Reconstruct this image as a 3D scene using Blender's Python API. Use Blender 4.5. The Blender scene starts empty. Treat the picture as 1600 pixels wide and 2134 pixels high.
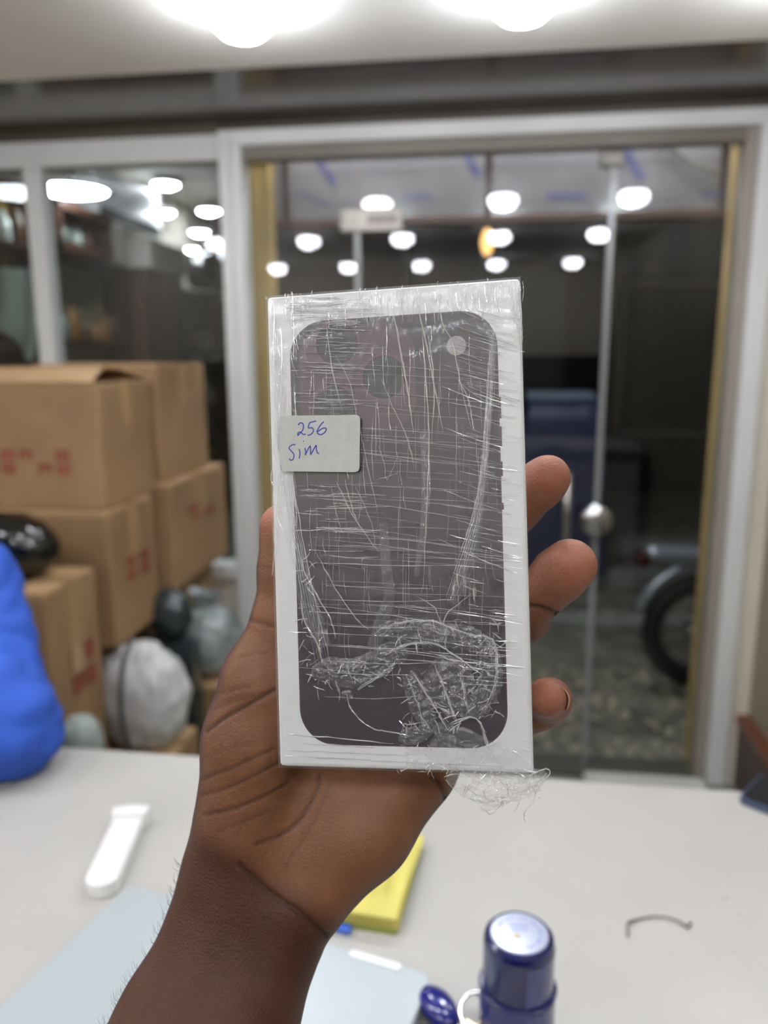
import bpy, math, random
import numpy as np
from mathutils import Vector, Matrix, noise
R = random.Random(7)
NR = np.random.RandomState(5)
S = bpy.context.scene
COL = S.collection

# ------------------------------------------------------------------ camera
# camera basis from the vanishing points of the room's verticals and of the shop front
F = 1600.0
def _ray(px, py): return np.array([px-800.0, 1067.0-py, -F])
def _n(v): return v/np.linalg.norm(v)
_up = -_n(_ray(838, 8950)); _xl = _ray(-11480, 813); _xl = _n(_xl-_up*np.dot(_xl, _up))
_X = -_xl; _Y = np.cross(_up, _X)
CM = np.array([_X, _Y, _up])            # world = CM @ camera
CO = np.array([0, 0, 1.5])
cam_d = bpy.data.cameras.new('camera'); cam = bpy.data.objects.new('camera', cam_d); COL.objects.link(cam)
cam_d.sensor_fit = 'HORIZONTAL'; cam_d.sensor_width = 36; cam_d.lens = 36
cam_d.clip_start = 0.01; cam_d.clip_end = 100
cam_d.dof.use_dof = True; cam_d.dof.focus_distance = 0.275; cam_d.dof.aperture_fstop = 9.4
m4 = Matrix.Identity(4)
for i in range(3):
    for j in range(3): m4[i][j] = CM[i][j]
    m4[i][3] = CO[i]
cam.matrix_world = m4
S.camera = cam

# ------------------------------------------------------------------ world, exposure
w = bpy.data.worlds.new('night'); S.world = w; w.use_nodes = True
w.node_tree.nodes['Background'].inputs[0].default_value = (0.002, 0.003, 0.006, 1)
w.node_tree.nodes['Background'].inputs[1].default_value = 1.0
S.view_settings.view_transform = 'Standard'; S.view_settings.look = 'None'
S.view_settings.gamma = 1.0; S.view_settings.use_curve_mapping = False
S.view_settings.exposure = -0.25
LAMP = 100.0          # strength of the shop's ceiling lamps
EXT = 40.0            # unseen tube light added outside above the door
NEXT = 62.0          # lamps of the shop next door

# ------------------------------------------------------------------ helpers
def at(px, py, ax, val):                 # the point of a photo pixel on the plane axis = val
    d = CM @ _ray(px, py); t = (val-CO[ax])/d[ax]; return CO+d*t
def lin(c):
    return tuple((v/255/12.92 if v/255 <= .04045 else ((v/255+.055)/1.055)**2.4) for v in c)
MATS = {}
LIGHTC = (238, 240, 250)          # colour of the shop's LEDs
def mat(name, rgb, rough=.5, metal=0, var=0.0, vscale=8, bump=0.0, bscale=60, stretch=None, coat=0, spec=.5, emit=0, rgb2=None, alpha=1, trans=0, sss=0):
    if name in MATS: return MATS[name]
    m = bpy.data.materials.new(name); m.use_nodes = True; nt = m.node_tree; N = nt.nodes; L = nt.links
    b = N['Principled BSDF']; c = lin(rgb)+(1,)
    b.inputs['Base Color'].default_value = c; b.inputs['Roughness'].default_value = rough
    b.inputs['Metallic'].default_value = metal; b.inputs['Specular IOR Level'].default_value = spec
    b.inputs['Coat Weight'].default_value = coat; b.inputs['Coat Roughness'].default_value = .08
    b.inputs['Alpha'].default_value = alpha; b.inputs['Transmission Weight'].default_value = trans
    if sss:
        b.inputs['Subsurface Weight'].default_value = sss; b.inputs['Subsurface Radius'].default_value = (1, .4, .2); b.inputs['Subsurface Scale'].default_value = .004
    if emit:
        b.inputs['Emission Color'].default_value = c; b.inputs['Emission Strength'].default_value = emit
    tc = N.new('ShaderNodeTexCoord'); mp = N.new('ShaderNodeMapping'); L.new(tc.outputs['Object'], mp.inputs[0])
    if stretch: mp.inputs['Scale'].default_value = stretch
    n1 = N.new('ShaderNodeTexNoise'); n1.inputs['Scale'].default_value = vscale; n1.inputs['Detail'].default_value = 5
    L.new(mp.outputs[0], n1.inputs[0])
    if rgb2 is None: rgb2 = [max(0, v*(1-var)) for v in rgb]
    if var or rgb2 != list(rgb):
        cr = N.new('ShaderNodeValToRGB'); cr.color_ramp.elements[0].position = .35; cr.color_ramp.elements[1].position = .65
        cr.color_ramp.elements[0].color = lin(rgb2)+(1,); cr.color_ramp.elements[1].color = c
        L.new(n1.outputs[0], cr.inputs[0]); L.new(cr.outputs[0], b.inputs['Base Color'])
    if bump:
        n2 = N.new('ShaderNodeTexNoise'); n2.inputs['Scale'].default_value = bscale; n2.inputs['Detail'].default_value = 4
        L.new(mp.outputs[0], n2.inputs[0]); bp = N.new('ShaderNodeBump'); bp.inputs['Strength'].default_value = bump
        bp.inputs['Distance'].default_value = .01; L.new(n2.outputs[0], bp.inputs['Height']); L.new(bp.outputs[0], b.inputs['Normal'])
    MATS[name] = m; return m

def schlick(N, L, k=.96, f0=.045, nrm=None):          # two-sided reflectance of a thin sheet
    g = N.new('ShaderNodeNewGeometry'); d = N.new('ShaderNodeVectorMath'); d.operation = 'DOT_PRODUCT'
    L.new(g.outputs['Incoming'], d.inputs[0]); L.new(nrm if nrm is not None else g.outputs['Normal'], d.inputs[1])
    a = N.new('ShaderNodeMath'); a.operation = 'ABSOLUTE'; L.new(d.outputs['Value'], a.inputs[0])
    b = N.new('ShaderNodeMath'); b.operation = 'SUBTRACT'; b.inputs[0].default_value = 1; L.new(a.outputs[0], b.inputs[1]); b.use_clamp = True
    c = N.new('ShaderNodeMath'); c.operation = 'POWER'; L.new(b.outputs[0], c.inputs[0]); c.inputs[1].default_value = 5
    e = N.new('ShaderNodeMath'); e.operation = 'MULTIPLY_ADD'; L.new(c.outputs[0], e.inputs[0]); e.inputs[1].default_value = k; e.inputs[2].default_value = f0; e.use_clamp = True
    return e.outputs[0]
def thin_glass(name, tint=(235, 242, 240), ior=1.5, rough=0.0):
    m = bpy.data.materials.new(name); m.use_nodes = True; nt = m.node_tree; N = nt.nodes; L = nt.links
    N.remove(N['Principled BSDF']); out = N['Material Output']
    t = N.new('ShaderNodeBsdfTransparent'); t.inputs[0].default_value = lin(tint)+(1,)
    g = N.new('ShaderNodeBsdfGlossy'); g.inputs['Roughness'].default_value = rough
    mx = N.new('ShaderNodeMixShader'); L.new(schlick(N, L, .9, .06), mx.inputs[0]); L.new(t.outputs[0], mx.inputs[1]); L.new(g.outputs[0], mx.inputs[2])
    L.new(mx.outputs[0], out.inputs[0]); return m

def film_mat(name, fac, rough, bump, bscale, stretch=(1, 1, 1), col=(225, 228, 232), f0=.05):
    m = bpy.data.materials.new(name); m.use_nodes = True; nt = m.node_tree; N = nt.nodes; L = nt.links
    b = N['Principled BSDF']; out = N['Material Output']
    b.inputs['Base Color'].default_value = lin(col)+(1,); b.inputs['Roughness'].default_value = rough
    b.inputs['Specular IOR Level'].default_value = 1.0
    t = N.new('ShaderNodeBsdfTransparent')
    tc = N.new('ShaderNodeTexCoord'); mp = N.new('ShaderNodeMapping'); mp.inputs['Scale'].default_value = stretch
    L.new(tc.outputs['Object'], mp.inputs[0])
    n = N.new('ShaderNodeTexNoise'); n.inputs['Scale'].default_value = bscale; n.inputs['Detail'].default_value = 6
    L.new(mp.outputs[0], n.inputs[0])
    bp = N.new('ShaderNodeBump'); bp.inputs['Strength'].default_value = bump; bp.inputs['Distance'].default_value = .002
    L.new(n.outputs[0], bp.inputs['Height']); L.new(bp.outputs[0], b.inputs['Normal'])
    g = N.new('ShaderNodeBsdfGlossy'); g.inputs['Roughness'].default_value = rough*.6; L.new(bp.outputs[0], g.inputs['Normal'])
    m1 = N.new('ShaderNodeMixShader'); m1.inputs[0].default_value = fac
    L.new(t.outputs[0], m1.inputs[1]); L.new(b.outputs[0], m1.inputs[2])
    m2 = N.new('ShaderNodeMixShader'); L.new(schlick(N, L, .5, f0, bp.outputs[0]), m2.inputs[0]); L.new(m1.outputs[0], m2.inputs[1]); L.new(g.outputs[0], m2.inputs[2])
    L.new(m2.outputs[0], out.inputs[0]); return m

class MB:
    def __init__(s): s.v = []; s.f = []
    def add(s, vs, fs):
        o = len(s.v); s.v += [tuple(map(float, q)) for q in vs]; s.f += [tuple(i+o for i in q) for q in fs]; return s
    def box(s, a, b, M=None):
        x0, y0, z0 = a; x1, y1, z1 = b
        vs = [Vector(q) for q in ((x0,y0,z0),(x1,y0,z0),(x1,y1,z0),(x0,y1,z0),(x0,y0,z1),(x1,y0,z1),(x1,y1,z1),(x0,y1,z1))]
        if M is not None: vs = [M @ q for q in vs]
        return s.add(vs, [(3,2,1,0),(4,5,6,7),(0,1,5,4),(1,2,6,5),(2,3,7,6),(3,0,4,7)])
    def tube(s, pts, r, n=8, caps=True):
        pts = [Vector(p) for p in pts]; rr = r if isinstance(r, (list, tuple)) else [r]*len(pts)
        vs = []; ref = None
        for i, p in enumerate(pts):
            d = (pts[min(i+1, len(pts)-1)]-pts[max(i-1, 0)]).normalized()
            if ref is None: ref = d.orthogonal().normalized()
            a = (ref-d*ref.dot(d)).normalized(); ref = a; b = d.cross(a)
            for k in range(n):
                t = 2*math.pi*k/n; vs.append(p+(a*math.cos(t)+b*math.sin(t))*rr[i])
        fs = [(i*n+k, i*n+(k+1) % n, (i+1)*n+(k+1) % n, (i+1)*n+k) for i in range(len(pts)-1) for k in range(n)]
        if caps: fs += [tuple(range(n))[::-1], tuple((len(pts)-1)*n+k for k in range(n))]
        return s.add(vs, fs)
    def lathe(s, prof, c=(0, 0, 0), n=32, M=None):     # prof: (r, z) pairs
        vs = []
        for r, z in prof:
            for k in range(n):
                t = 2*math.pi*k/n; q = Vector((c[0]+r*math.cos(t), c[1]+r*math.sin(t), c[2]+z))
                vs.append(M @ q if M is not None else q)
        m = len(prof)
        fs = [(i*n+k, i*n+(k+1) % n, (i+1)*n+(k+1) % n, (i+1)*n+k) for i in range(m-1) for k in range(n)]
        fs += [tuple(range(n))[::-1], tuple((m-1)*n+k for k in range(n))]
        return s.add(vs, fs)
    def prism(s, poly, z0, z1, M=None):
        n = len(poly); vs = [Vector((x, y, z0)) for x, y in poly]+[Vector((x, y, z1)) for x, y in poly]
        if M is not None: vs = [M @ q for q in vs]
        return s.add(vs, [tuple(range(n))[::-1], tuple(range(n, 2*n))]+[(k, (k+1) % n, n+(k+1) % n, n+k) for k in range(n)])
    def build(s, name, m, parent=None, bevel=0, smooth=False, seg=2):
        me = bpy.data.meshes.new(name); me.from_pydata(s.v, [], s.f); me.update()
        return link(name, me, m, parent, bevel, smooth, seg)
def link(name, me, m, parent=None, bevel=0, smooth=False, seg=2):
    o = bpy.data.objects.new(name, me); COL.objects.link(o)
    if m is not None: me.materials.append(m)
    if parent is not None: o.parent = parent
    if smooth: me.polygons.foreach_set('use_smooth', [True]*len(me.polygons))
    if bevel:
        md = o.modifiers.new('bevel', 'BEVEL'); md.width = bevel; md.segments = seg; md.limit_method = 'ANGLE'
    return o
def tag(o, label=None, cat=None, group=None, kind=None):
    if label: o['label'] = label
    if cat: o['category'] = cat
    if group: o['group'] = group
    if kind: o['kind'] = kind
    return o
def empty(name, loc=(0, 0, 0), rz=0, **k):
    o = bpy.data.objects.new(name, None); COL.objects.link(o); o.empty_display_size = .05
    o.location = loc; o.rotation_euler = (0, 0, rz); return tag(o, **k)
def struct(name, mb, m, parent=None, **k):
    o = mb.build(name, m, parent, **k)
    if parent is None: o['kind'] = 'structure'
    return o
def rrect(x0, y0, x1, y1, r, n=8):
    pts = []
    for cx, cy, a0 in ((x1-r, y1-r, 0), (x0+r, y1-r, 90), (x0+r, y0+r, 180), (x1-r, y0+r, 270)):
        for k in range(n+1):
            a = math.radians(a0+90*k/n); pts.append((cx+r*math.cos(a), cy+r*math.sin(a)))
    return pts

# signed distance bodies -> one continuous surface
def surf_nets(V, org, h):
    sg = V < 0
    nx, ny, nz = V.shape
    c = np.zeros((nx-1, ny-1, nz-1), np.uint8)
    for i in (0, 1):
        for j in (0, 1):
            for k in (0, 1): c += sg[i:nx-1+i, j:ny-1+j, k:nz-1+k]
    mix = (c > 0) & (c < 8); idx = -np.ones(mix.shape, np.int32); I = np.argwhere(mix); idx[mix] = np.arange(len(I))
    P = np.zeros((len(I), 3)); cnt = np.zeros(len(I))
    corners = [(i, j, k) for i in (0, 1) for j in (0, 1) for k in (0, 1)]
    for a in corners:
        for b in corners:
            if sum(abs(np.array(a)-np.array(b))) != 1 or a > b: continue
            va = V[I[:,0]+a[0], I[:,1]+a[1], I[:,2]+a[2]]; vb = V[I[:,0]+b[0], I[:,1]+b[1], I[:,2]+b[2]]
            ok = (va < 0) != (vb < 0); t = np.where(ok, va/np.where(ok, va-vb, 1), 0)
            P += ok[:, None]*(np.array(a)+t[:, None]*(np.array(b)-np.array(a))); cnt += ok
    P = (P/cnt[:, None]+I)*h+np.array(org)
    Q = []
    for ax in range(3):
        s0 = [slice(None)]*3; s1 = [slice(None)]*3; s0[ax] = slice(0, -1); s1[ax] = slice(1, None)
        d = sg[tuple(s0)] != sg[tuple(s1)]; E = np.argwhere(d); o1, o2 = [a for a in range(3) if a != ax]
        E = E[(E[:, o1] > 0) & (E[:, o2] > 0) & (E[:, o1] < V.shape[o1]-1) & (E[:, o2] < V.shape[o2]-1)]
        def g(p, q):
            e = E.copy(); e[:, o1] -= p; e[:, o2] -= q; return idx[e[:, 0], e[:, 1], e[:, 2]]
        q = np.stack([g(1, 1), g(0, 1), g(0, 0), g(1, 0)], 1)
        fl = sg[E[:, 0], E[:, 1], E[:, 2]]
        if ax == 1: fl = ~fl
        q[~fl] = q[~fl][:, ::-1]; Q.append(q)
    return P, np.concatenate(Q)
def smin(a, b, k):
    h = np.clip(.5+.5*(b-a)/k, 0, 1); return b*(1-h)+a*h-k*h*(1-h)
class SDF:
    def __init__(s, lo, hi, h):
        s.h = h; s.lo = np.array(lo, float); n = np.ceil((np.array(hi)-s.lo)/h).astype(int)+1
        s.ax = [(s.lo[i]+np.arange(n[i])*h).astype(np.float32) for i in range(3)]
        s.V = np.full(tuple(n), 1e3, np.float32)
    def cone(s, a, b, ra, rb, k=5.0, sc=(1, 1, 1), M=None):       # rounded cone; sc squeezes the metric
        a = np.array(a, float); b = np.array(b, float); R_ = max(ra, rb)/min(sc)+2.5*k+2*s.h
        sl = []
        for i in range(3):
            lo = np.searchsorted(s.ax[i], min(a[i], b[i])-R_); hi = np.searchsorted(s.ax[i], max(a[i], b[i])+R_); sl.append(slice(lo, hi))
        if any(q.stop <= q.start for q in sl): return
        X = s.ax[0][sl[0]][:, None, None]; Y = s.ax[1][sl[1]][None, :, None]; Z = s.ax[2][sl[2]][None, None, :]
        d = b-a; L2 = float((d*d).sum())+1e-12
        t = np.clip(((X-a[0])*d[0]+(Y-a[1])*d[1]+(Z-a[2])*d[2])/L2, 0, 1)
        D = np.sqrt(((X-a[0]-t*d[0])*sc[0])**2+((Y-a[1]-t*d[1])*sc[1])**2+((Z-a[2]-t*d[2])*sc[2])**2)-(ra+(rb-ra)*t)
        v = s.V[tuple(sl)]; s.V[tuple(sl)] = smin(v, D, k)
    def mesh(s): return surf_nets(s.V, s.lo, s.h)
def np_mesh(name, P, Q, m, parent=None, smooth=True, iters=0, kind=None):
    me = bpy.data.meshes.new(name); me.from_pydata(P.tolist(), [], Q.tolist()); me.update()
    o = link(name, me, m, parent, smooth=smooth)
    if kind: o['kind'] = kind
    return o
def relax(P, Q, it=2, w_=.5):
    E = np.concatenate([Q[:, [0, 1]], Q[:, [1, 2]], Q[:, [2, 3]], Q[:, [3, 0]]]); E = np.concatenate([E, E[:, ::-1]])
    for _ in range(it):
        A = np.zeros_like(P); c = np.bincount(E[:, 0], minlength=len(P)).astype(float)
        for i in range(3): A[:, i] = np.bincount(E[:, 0], weights=P[E[:, 1], i], minlength=len(P))
        P = P*(1-w_)+w_*A/np.maximum(c, 1)[:, None]
    return P
def vnormals(P, Q):
    n = np.cross(P[Q[:, 2]]-P[Q[:, 0]], P[Q[:, 3]]-P[Q[:, 1]]); N = np.zeros_like(P)
    for i in range(4):
        for k in range(3): N[:, k] += np.bincount(Q[:, i], weights=n[:, k], minlength=len(P))
    return N/np.maximum(np.linalg.norm(N, axis=1), 1e-9)[:, None]

# ------------------------------------------------------------------ materials
WHITE = mat('white_paint', (242, 240, 232), .6, var=.03, vscale=2)
CREAM = mat('cream_wall_paint', (220, 212, 196), .55, var=.05, vscale=1.5)
ALU = mat('white_aluminium', (224, 225, 222), .35, var=.03, vscale=3)
SOFF = mat('glossy_taupe_panel', (74, 64, 50), .2, var=.05, vscale=2, coat=.15)
TABLE = mat('white_laminate', (172, 170, 163), .38, var=.035, vscale=7, bump=.02, bscale=300)
FLOOR = mat('grey_green_tile', (120, 122, 108), .3, var=.15, vscale=4)
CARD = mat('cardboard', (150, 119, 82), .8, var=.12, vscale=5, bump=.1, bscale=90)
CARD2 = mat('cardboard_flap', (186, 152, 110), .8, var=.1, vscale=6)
TAPE = mat('packing_tape', (170, 138, 98), .25, var=.05)
RED = mat('red_carton_ink', (150, 62, 48), .8, var=.15, vscale=30)
WOODD = mat('dark_wood', (58, 34, 22), .35, var=.35, vscale=6, stretch=(1, 1, .2))
WOODR = mat('reddish_wood', (122, 70, 42), .35, var=.25, vscale=8, stretch=(1, .2, 1))
WOODT = mat('tan_timber', (206, 172, 112), .6, var=.18, vscale=9, stretch=(3, 3, .3))
GLASS = thin_glass('clear_glass')
GEDGE = mat('glass_edge', (128, 132, 130), .25, spec=.8)
STEEL = mat('brushed_steel', (170, 168, 162), .3, metal=.9)
CHROME = mat('chrome', (200, 200, 200), .12, metal=1)
BLACK = mat('black_plastic', (16, 16, 17), .35)

# ------------------------------------------------------------------ the room
YW = 2.66; ZC = 2.22; ZS = 2.255
XL, XR, YB = -2.0, .93, -1.25
fl = struct('floor', MB().box((XL-.1, YB-.1, -.08), (XR+.1, YW+.06, -.012)), FLOOR)
tiles = {}
tb = MB().box((.004, .004, 0), (.396, .396, .012)); tme = None
i = 0
for yy in np.arange(YB, YW-.3, .4):
    for xx in np.arange(XR-.4, XL-.1, -.4):
        if tme is None:
            o = tb.build('floor_tile', mat('floor_tile_glaze', (138, 140, 126), .22, var=.1, vscale=3), fl); tme = o.data
        else:
            o = bpy.data.objects.new('floor_tile', tme); COL.objects.link(o); o.parent = fl
        o.location = (xx, yy, -.012)
struct('ceiling', MB().box((XL-.1, YB-.1, ZC), (XR+.1, 2.075, ZC+.08)), WHITE)
sof = struct('trim_1', MB().box((XL-.1, 2.075, ZS), (XR+.1, YW+.06, ZS+.05)), SOFF)
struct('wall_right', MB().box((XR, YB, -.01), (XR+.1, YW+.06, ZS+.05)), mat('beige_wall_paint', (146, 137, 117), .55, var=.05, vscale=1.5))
struct('wall_left', MB().box((XL-.1, YB, -.01), (XL, YW+.06, ZS+.05)), CREAM)
struct('trim_3', MB().box((XL, YB, 0), (XR, YB+.03, 1.5)), WOODD)  # unseen dark panelling, added so the door glass reflects dark
struct('wall_back', MB().box((XL, YB-.1, -.01), (XR, YB, ZC)), CREAM)
zb = at(1530, 1480, 1, YW)[2]
bb = struct('baseboard_right', MB().box((XR-.03, YB, 0), (XR, YW-.03, zb-.03)), WOODD)
struct('skirting_cap', MB().box((XR-.04, YB, zb-.03), (XR, YW-.03, zb)), WOODR, bb)
# shop front : window on the left, glazed door on the right
XJ0, XJ1 = -.892, -.800
XM = at(72, 340, 1, YW)[0]
wn = struct('window_1', MB().box((XL, YW-.02, ZS-.035), (XJ0, YW+.05, ZS)), mat('taupe_header', (96, 89, 78), .4))
struct('window_frame', MB().box((XL, YW-.03, 2.14), (XJ0, YW+.05, ZS-.035)), ALU, wn, bevel=.004)
struct('mullion', MB().box((XM-.03, YW-.03, .75), (XM+.03, YW+.04, 2.14)), ALU, wn, bevel=.004)
struct('window_sill', MB().box((XL, YW-.04, .70), (XJ0, YW+.06, .75)), ALU, wn, bevel=.004)
struct('apron_panel', MB().box((XL, YW-.01, 0), (XJ0, YW+.04, .70)), CREAM, wn)
struct('pane', MB().add([(XM+.03, YW, .75), (XJ0, YW, .75), (XJ0, YW, 2.14), (XM+.03, YW, 2.14)], [(0, 1, 2, 3)]), GLASS, wn)
struct('pane', MB().add([(XL, YW, .75), (XM-.03, YW, .75), (XM-.03, YW, 2.14), (XL, YW, 2.14)], [(0, 1, 2, 3)]), GLASS, wn)
dr = struct('door_1', MB().box((XJ0, YW-.05, 0), (XJ0+.035, YW+.06, 2.225)).box((XJ0+.035, YW-.035, 0), (XJ1-.02, YW+.05, 2.205)), ALU, bevel=.004)
struct('jamb', MB().box((.805, YW-.05, 0), (.865, YW+.06, 2.225)), ALU, dr, bevel=.004)
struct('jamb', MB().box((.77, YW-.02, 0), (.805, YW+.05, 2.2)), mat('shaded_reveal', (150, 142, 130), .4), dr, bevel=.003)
struct('jamb', MB().box((.865, YW-.03, 0), (XR, YW+.05, ZS)), CREAM, dr)
struct('head', MB().box((XJ0+.035, YW-.05, 2.178), (.805, YW+.06, 2.225)), ALU, dr, bevel=.004)
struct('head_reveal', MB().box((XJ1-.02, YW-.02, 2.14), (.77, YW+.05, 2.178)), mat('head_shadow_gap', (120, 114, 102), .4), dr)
struct('head_filler', MB().box((XJ0, YW-.01, 2.225), (XR, YW+.06, ZS)), mat('taupe_header', (96, 89, 78)), dr)
xa = at(745, 600, 1, YW)[0]; xb = at(1262, 700, 1, YW)[0]
zp = at(770, 458, 1, YW)[2]
for a, b, z0, z1 in ((XJ1-.02, xa-.006, .01, 2.14), (xa+.006, xb-.006, .01, zp), (xa+.006, xb-.006, zp+.012, 2.14), (xb+.006, .77, .01, 2.14)):
    struct('pane', MB().add([(a, YW+.01, z0), (b, YW+.01, z0), (b, YW+.01, z1), (a, YW+.01, z1)], [(0, 1, 2, 3)]), GLASS, dr)
for x, z0, z1 in ((xa, .01, zp), (xb, .01, 2.12)):
    struct('pane_edge', MB().box((x-.009, YW+.004, z0), (x+.009, YW+.016, z1)), GEDGE, dr)
def pbox(px0, py0, px1, py1, Y, d):      # a block whose face fills these photo pixels at distance Y
    a = at(px0, py1, 1, Y); b = at(px1, py0, 1, Y); return (a[0], Y, a[2]), (b[0], Y+d, b[2])
a, b = pbox(708, 430, 838, 484, YW-.012, .05)
ph = struct('patch_fitting', MB().box(a, b), mat('satin_steel', (120, 116, 108), .35, metal=.6), dr, bevel=.004)
a2, b2 = pbox(765, 445, 825, 466, YW-.016, .01)
struct('cover_plate', MB().box(a2, b2), mat('patch_cover', (98, 78, 66), .3), ph)
a, b = pbox(1252, 312, 1302, 345, YW-.012, .05)
struct('patch_fitting', MB().box(a, b), MATS['satin_steel'], dr, bevel=.004)
kc = at(1242, 1083, 1, YW-.05)
Mk = Matrix.Translation(Vector(kc)) @ Matrix.Rotation(math.pi/2, 4, 'X')
kn = struct('door_knob', MB().lathe([(.01, -.05), (.012, -.02), (.035, -.012), (.052, .0), (.055, .012), (.046, .024), (.02, .03)], n=28, M=Mk), CHROME, dr, smooth=True)
h0 = at(1183, 985, 1, YW-.05); h1 = at(1178, 1145, 1, YW-.05)
struct('pull_handle', MB().tube([h0, h1], .014, 12).tube([h0+np.array([0, 0, -.02]), h0+np.array([0, .06, -.02])], .008).tube([h1+np.array([0, 0, .02]), h1+np.array([0, .06, .02])], .008), STEEL, dr, smooth=True)
struct('threshold', MB().box((XJ1-.02, YW-.05, -.012), (.77, YW+.08, .018)), mat('dark_sill_stone', (74, 76, 66), .4), dr)
ws = at(1215, 1612, 1, 2.6); we = at(1462, 1640, 1, 2.6)
struct('trim_2', MB().box((ws[0], 2.52, 0), (we[0], 2.605, .03)), mat('white_floor_strip', (196, 196, 188), .4), bevel=.004)

# ceiling lamps: shallow domes on the white ceiling
EM = mat('lamp_diffuser', LIGHTC, .5, emit=LAMP)
l1 = at(503, 8, 1, 1.68); l2 = at(1090, -22, 1, 1.68); dx = float(l2[0]-l1[0])
cols = [float(l1[0])-2*dx, float(l1[0])-dx, float(l1[0]), float(l2[0]), float(l2[0])+dx]
lab = {0: 'left', 1: 'right'}
first = None; n_l = 0
for ri, yy in enumerate((1.68, .62, -.75)):  # the row behind the camera is added to light the box front
    for ci, xx in enumerate(cols):
        if not (XL+.15 < xx < XR-.12) or (ri == 0 and ci < 2): continue
        if first is None:
            t = empty('ceiling_lamp'); first = t
            MB().lathe([(.048, 0), (.053, -.004), (.053, -.024), (.048, -.028)], n=36).build('rim', ALU, t, smooth=True)
            MB().lathe([(.048, -.024), (.060, -.032), (.064, -.046), (.058, -.062), (.042, -.076), (.022, -.083), (.004, -.085)][::-1], n=36).build('diffuser', EM, t, smooth=True)
        else:
            t = first.copy(); COL.objects.link(t)
            for ch in list(first.children):
                c = ch.copy(); COL.objects.link(c); c.parent = t
        t.location = (xx, yy, ZC)
        if ri == 0 and ci in (2, 3):
            s_ = 'left' if ci == 2 else 'right'
            tag(t, 'round white ceiling lamp at the top edge, %s one of the two in view' % s_, 'lamp', 'round lamps on the shop ceiling')
        else:
            rn = ('above the far edge of the counter', 'directly above the counter', 'added behind the camera for fill light')[ri]
            tag(t, 'round white ceiling lamp %s, %s lamp from the left' % (rn, ('first', 'second', 'third', 'fourth', 'fifth')[ci]), 'lamp', 'round lamps on the shop ceiling outside the view')

# ------------------------------------------------------------------ counter
ZT = .98; YT = .897
ct = empty('counter', (-.1, .55, 0), label='white laminate shop counter the hand is held above', cat='counter')
MB().box((-1.0, -.33, ZT-.035), (1.0-.0, YT-.55, ZT)).build('worktop', TABLE, ct, bevel=.003)
MB().box((-.97, YT-.55-.06, .06), (.97, YT-.55-.03, ZT-.035)).build('front_panel', WHITE, ct)
for x in (-.97, -.02, .94):
    MB().box((x, -.30, 0), (x+.03, YT-.55-.06, ZT-.035)).build('side_panel', WHITE, ct)
MB().box((-.94, -.25, .45), (.94, YT-.62, .47)).build('shelf', WHITE, ct)

def T(px, py, z=ZT): return at(px, py, 2, z)
# ------------------------------------------------------------------ cartons
def carton(label, x0, x1, y0, y1, z0, z1, flaps=False, marks=(), rot=0, tape=True):
    cx, cy = (x0+x1)/2, (y0+y1)/2; X_, Y_, Z_ = (x1-x0)/2, (y1-y0)/2, z1-z0
    t = empty('cardboard_carton', (cx, cy, z0), rot, label=label, cat='carton', group='cardboard cartons piled by the window')
    MB().box((-X_, -Y_, 0), (X_, Y_, Z_)).build('carton_body', CARD, t, bevel=.007)
    g = .002
    if flaps:
        # near flap lifted, showing the dark gap; far flap flat
        vs = [(-X_, -Y_+.0, Z_+.002), (X_-.01, -Y_+.0, Z_+.002), (X_-.05, -Y_*.05, Z_+.034), (-X_, -Y_*.05, Z_+.028)]
        top = [(a, b, c+.004) for a, b, c in vs]
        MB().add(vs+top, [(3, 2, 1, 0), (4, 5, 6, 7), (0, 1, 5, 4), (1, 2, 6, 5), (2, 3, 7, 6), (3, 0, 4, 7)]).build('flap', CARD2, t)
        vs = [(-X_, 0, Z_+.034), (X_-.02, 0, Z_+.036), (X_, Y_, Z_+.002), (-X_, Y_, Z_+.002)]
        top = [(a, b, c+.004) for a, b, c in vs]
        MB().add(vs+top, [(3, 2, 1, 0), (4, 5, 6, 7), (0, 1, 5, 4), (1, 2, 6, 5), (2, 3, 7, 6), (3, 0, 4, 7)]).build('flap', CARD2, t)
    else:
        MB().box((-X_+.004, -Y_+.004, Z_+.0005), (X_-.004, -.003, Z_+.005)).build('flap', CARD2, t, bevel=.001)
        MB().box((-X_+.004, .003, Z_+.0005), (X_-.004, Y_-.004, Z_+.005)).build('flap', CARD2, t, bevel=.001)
    if tape:
        MB().box((X_+.0003, -.025, Z_*.62), (X_+.0018, .025, Z_+.004)).box((-X_, -.025, Z_+.0052), (X_+.0018, .025, Z_+.0062)).build('tape', TAPE, t)
    for side, u0, v0, uu, vv, kind in marks:   # printed blocks on the front ('f') or the right side ('r'), fractions of the face
        m = MB(); nn = 5
        for r_ in range(2):
            for k in range(nn):
                if R.random() < .2 and kind: continue
                a_ = u0+uu*(k+.12)/nn; b_ = u0+uu*(k+.82)/nn
                c_ = v0+vv*(r_+.1)/2; d_ = v0+vv*(r_+.85)/2
                for sx, sy, ex, ey in ((0, 0, 1, .18), (0, .82, 1, 1), (0, 0, .2, 1), (.8, 0, 1, 1), (.4, .2, .6, .8))[R.randrange(2):]:
                    p, q = a_+(b_-a_)*sx, a_+(b_-a_)*ex; r0, r1 = c_+(d_-c_)*sy, c_+(d_-c_)*ey
                    if side == 'f': m.box((-X_+2*X_*p, -Y_-.0012, Z_*r0), (-X_+2*X_*q, -Y_-.0002, Z_*r1))
                    else: m.box((X_+.0002, -Y_+2*Y_*p, Z_*r0), (X_+.0012, -Y_+2*Y_*q, Z_*r1))
        m.build('printed_mark', RED, t)
    return t
XA = -.925
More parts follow.
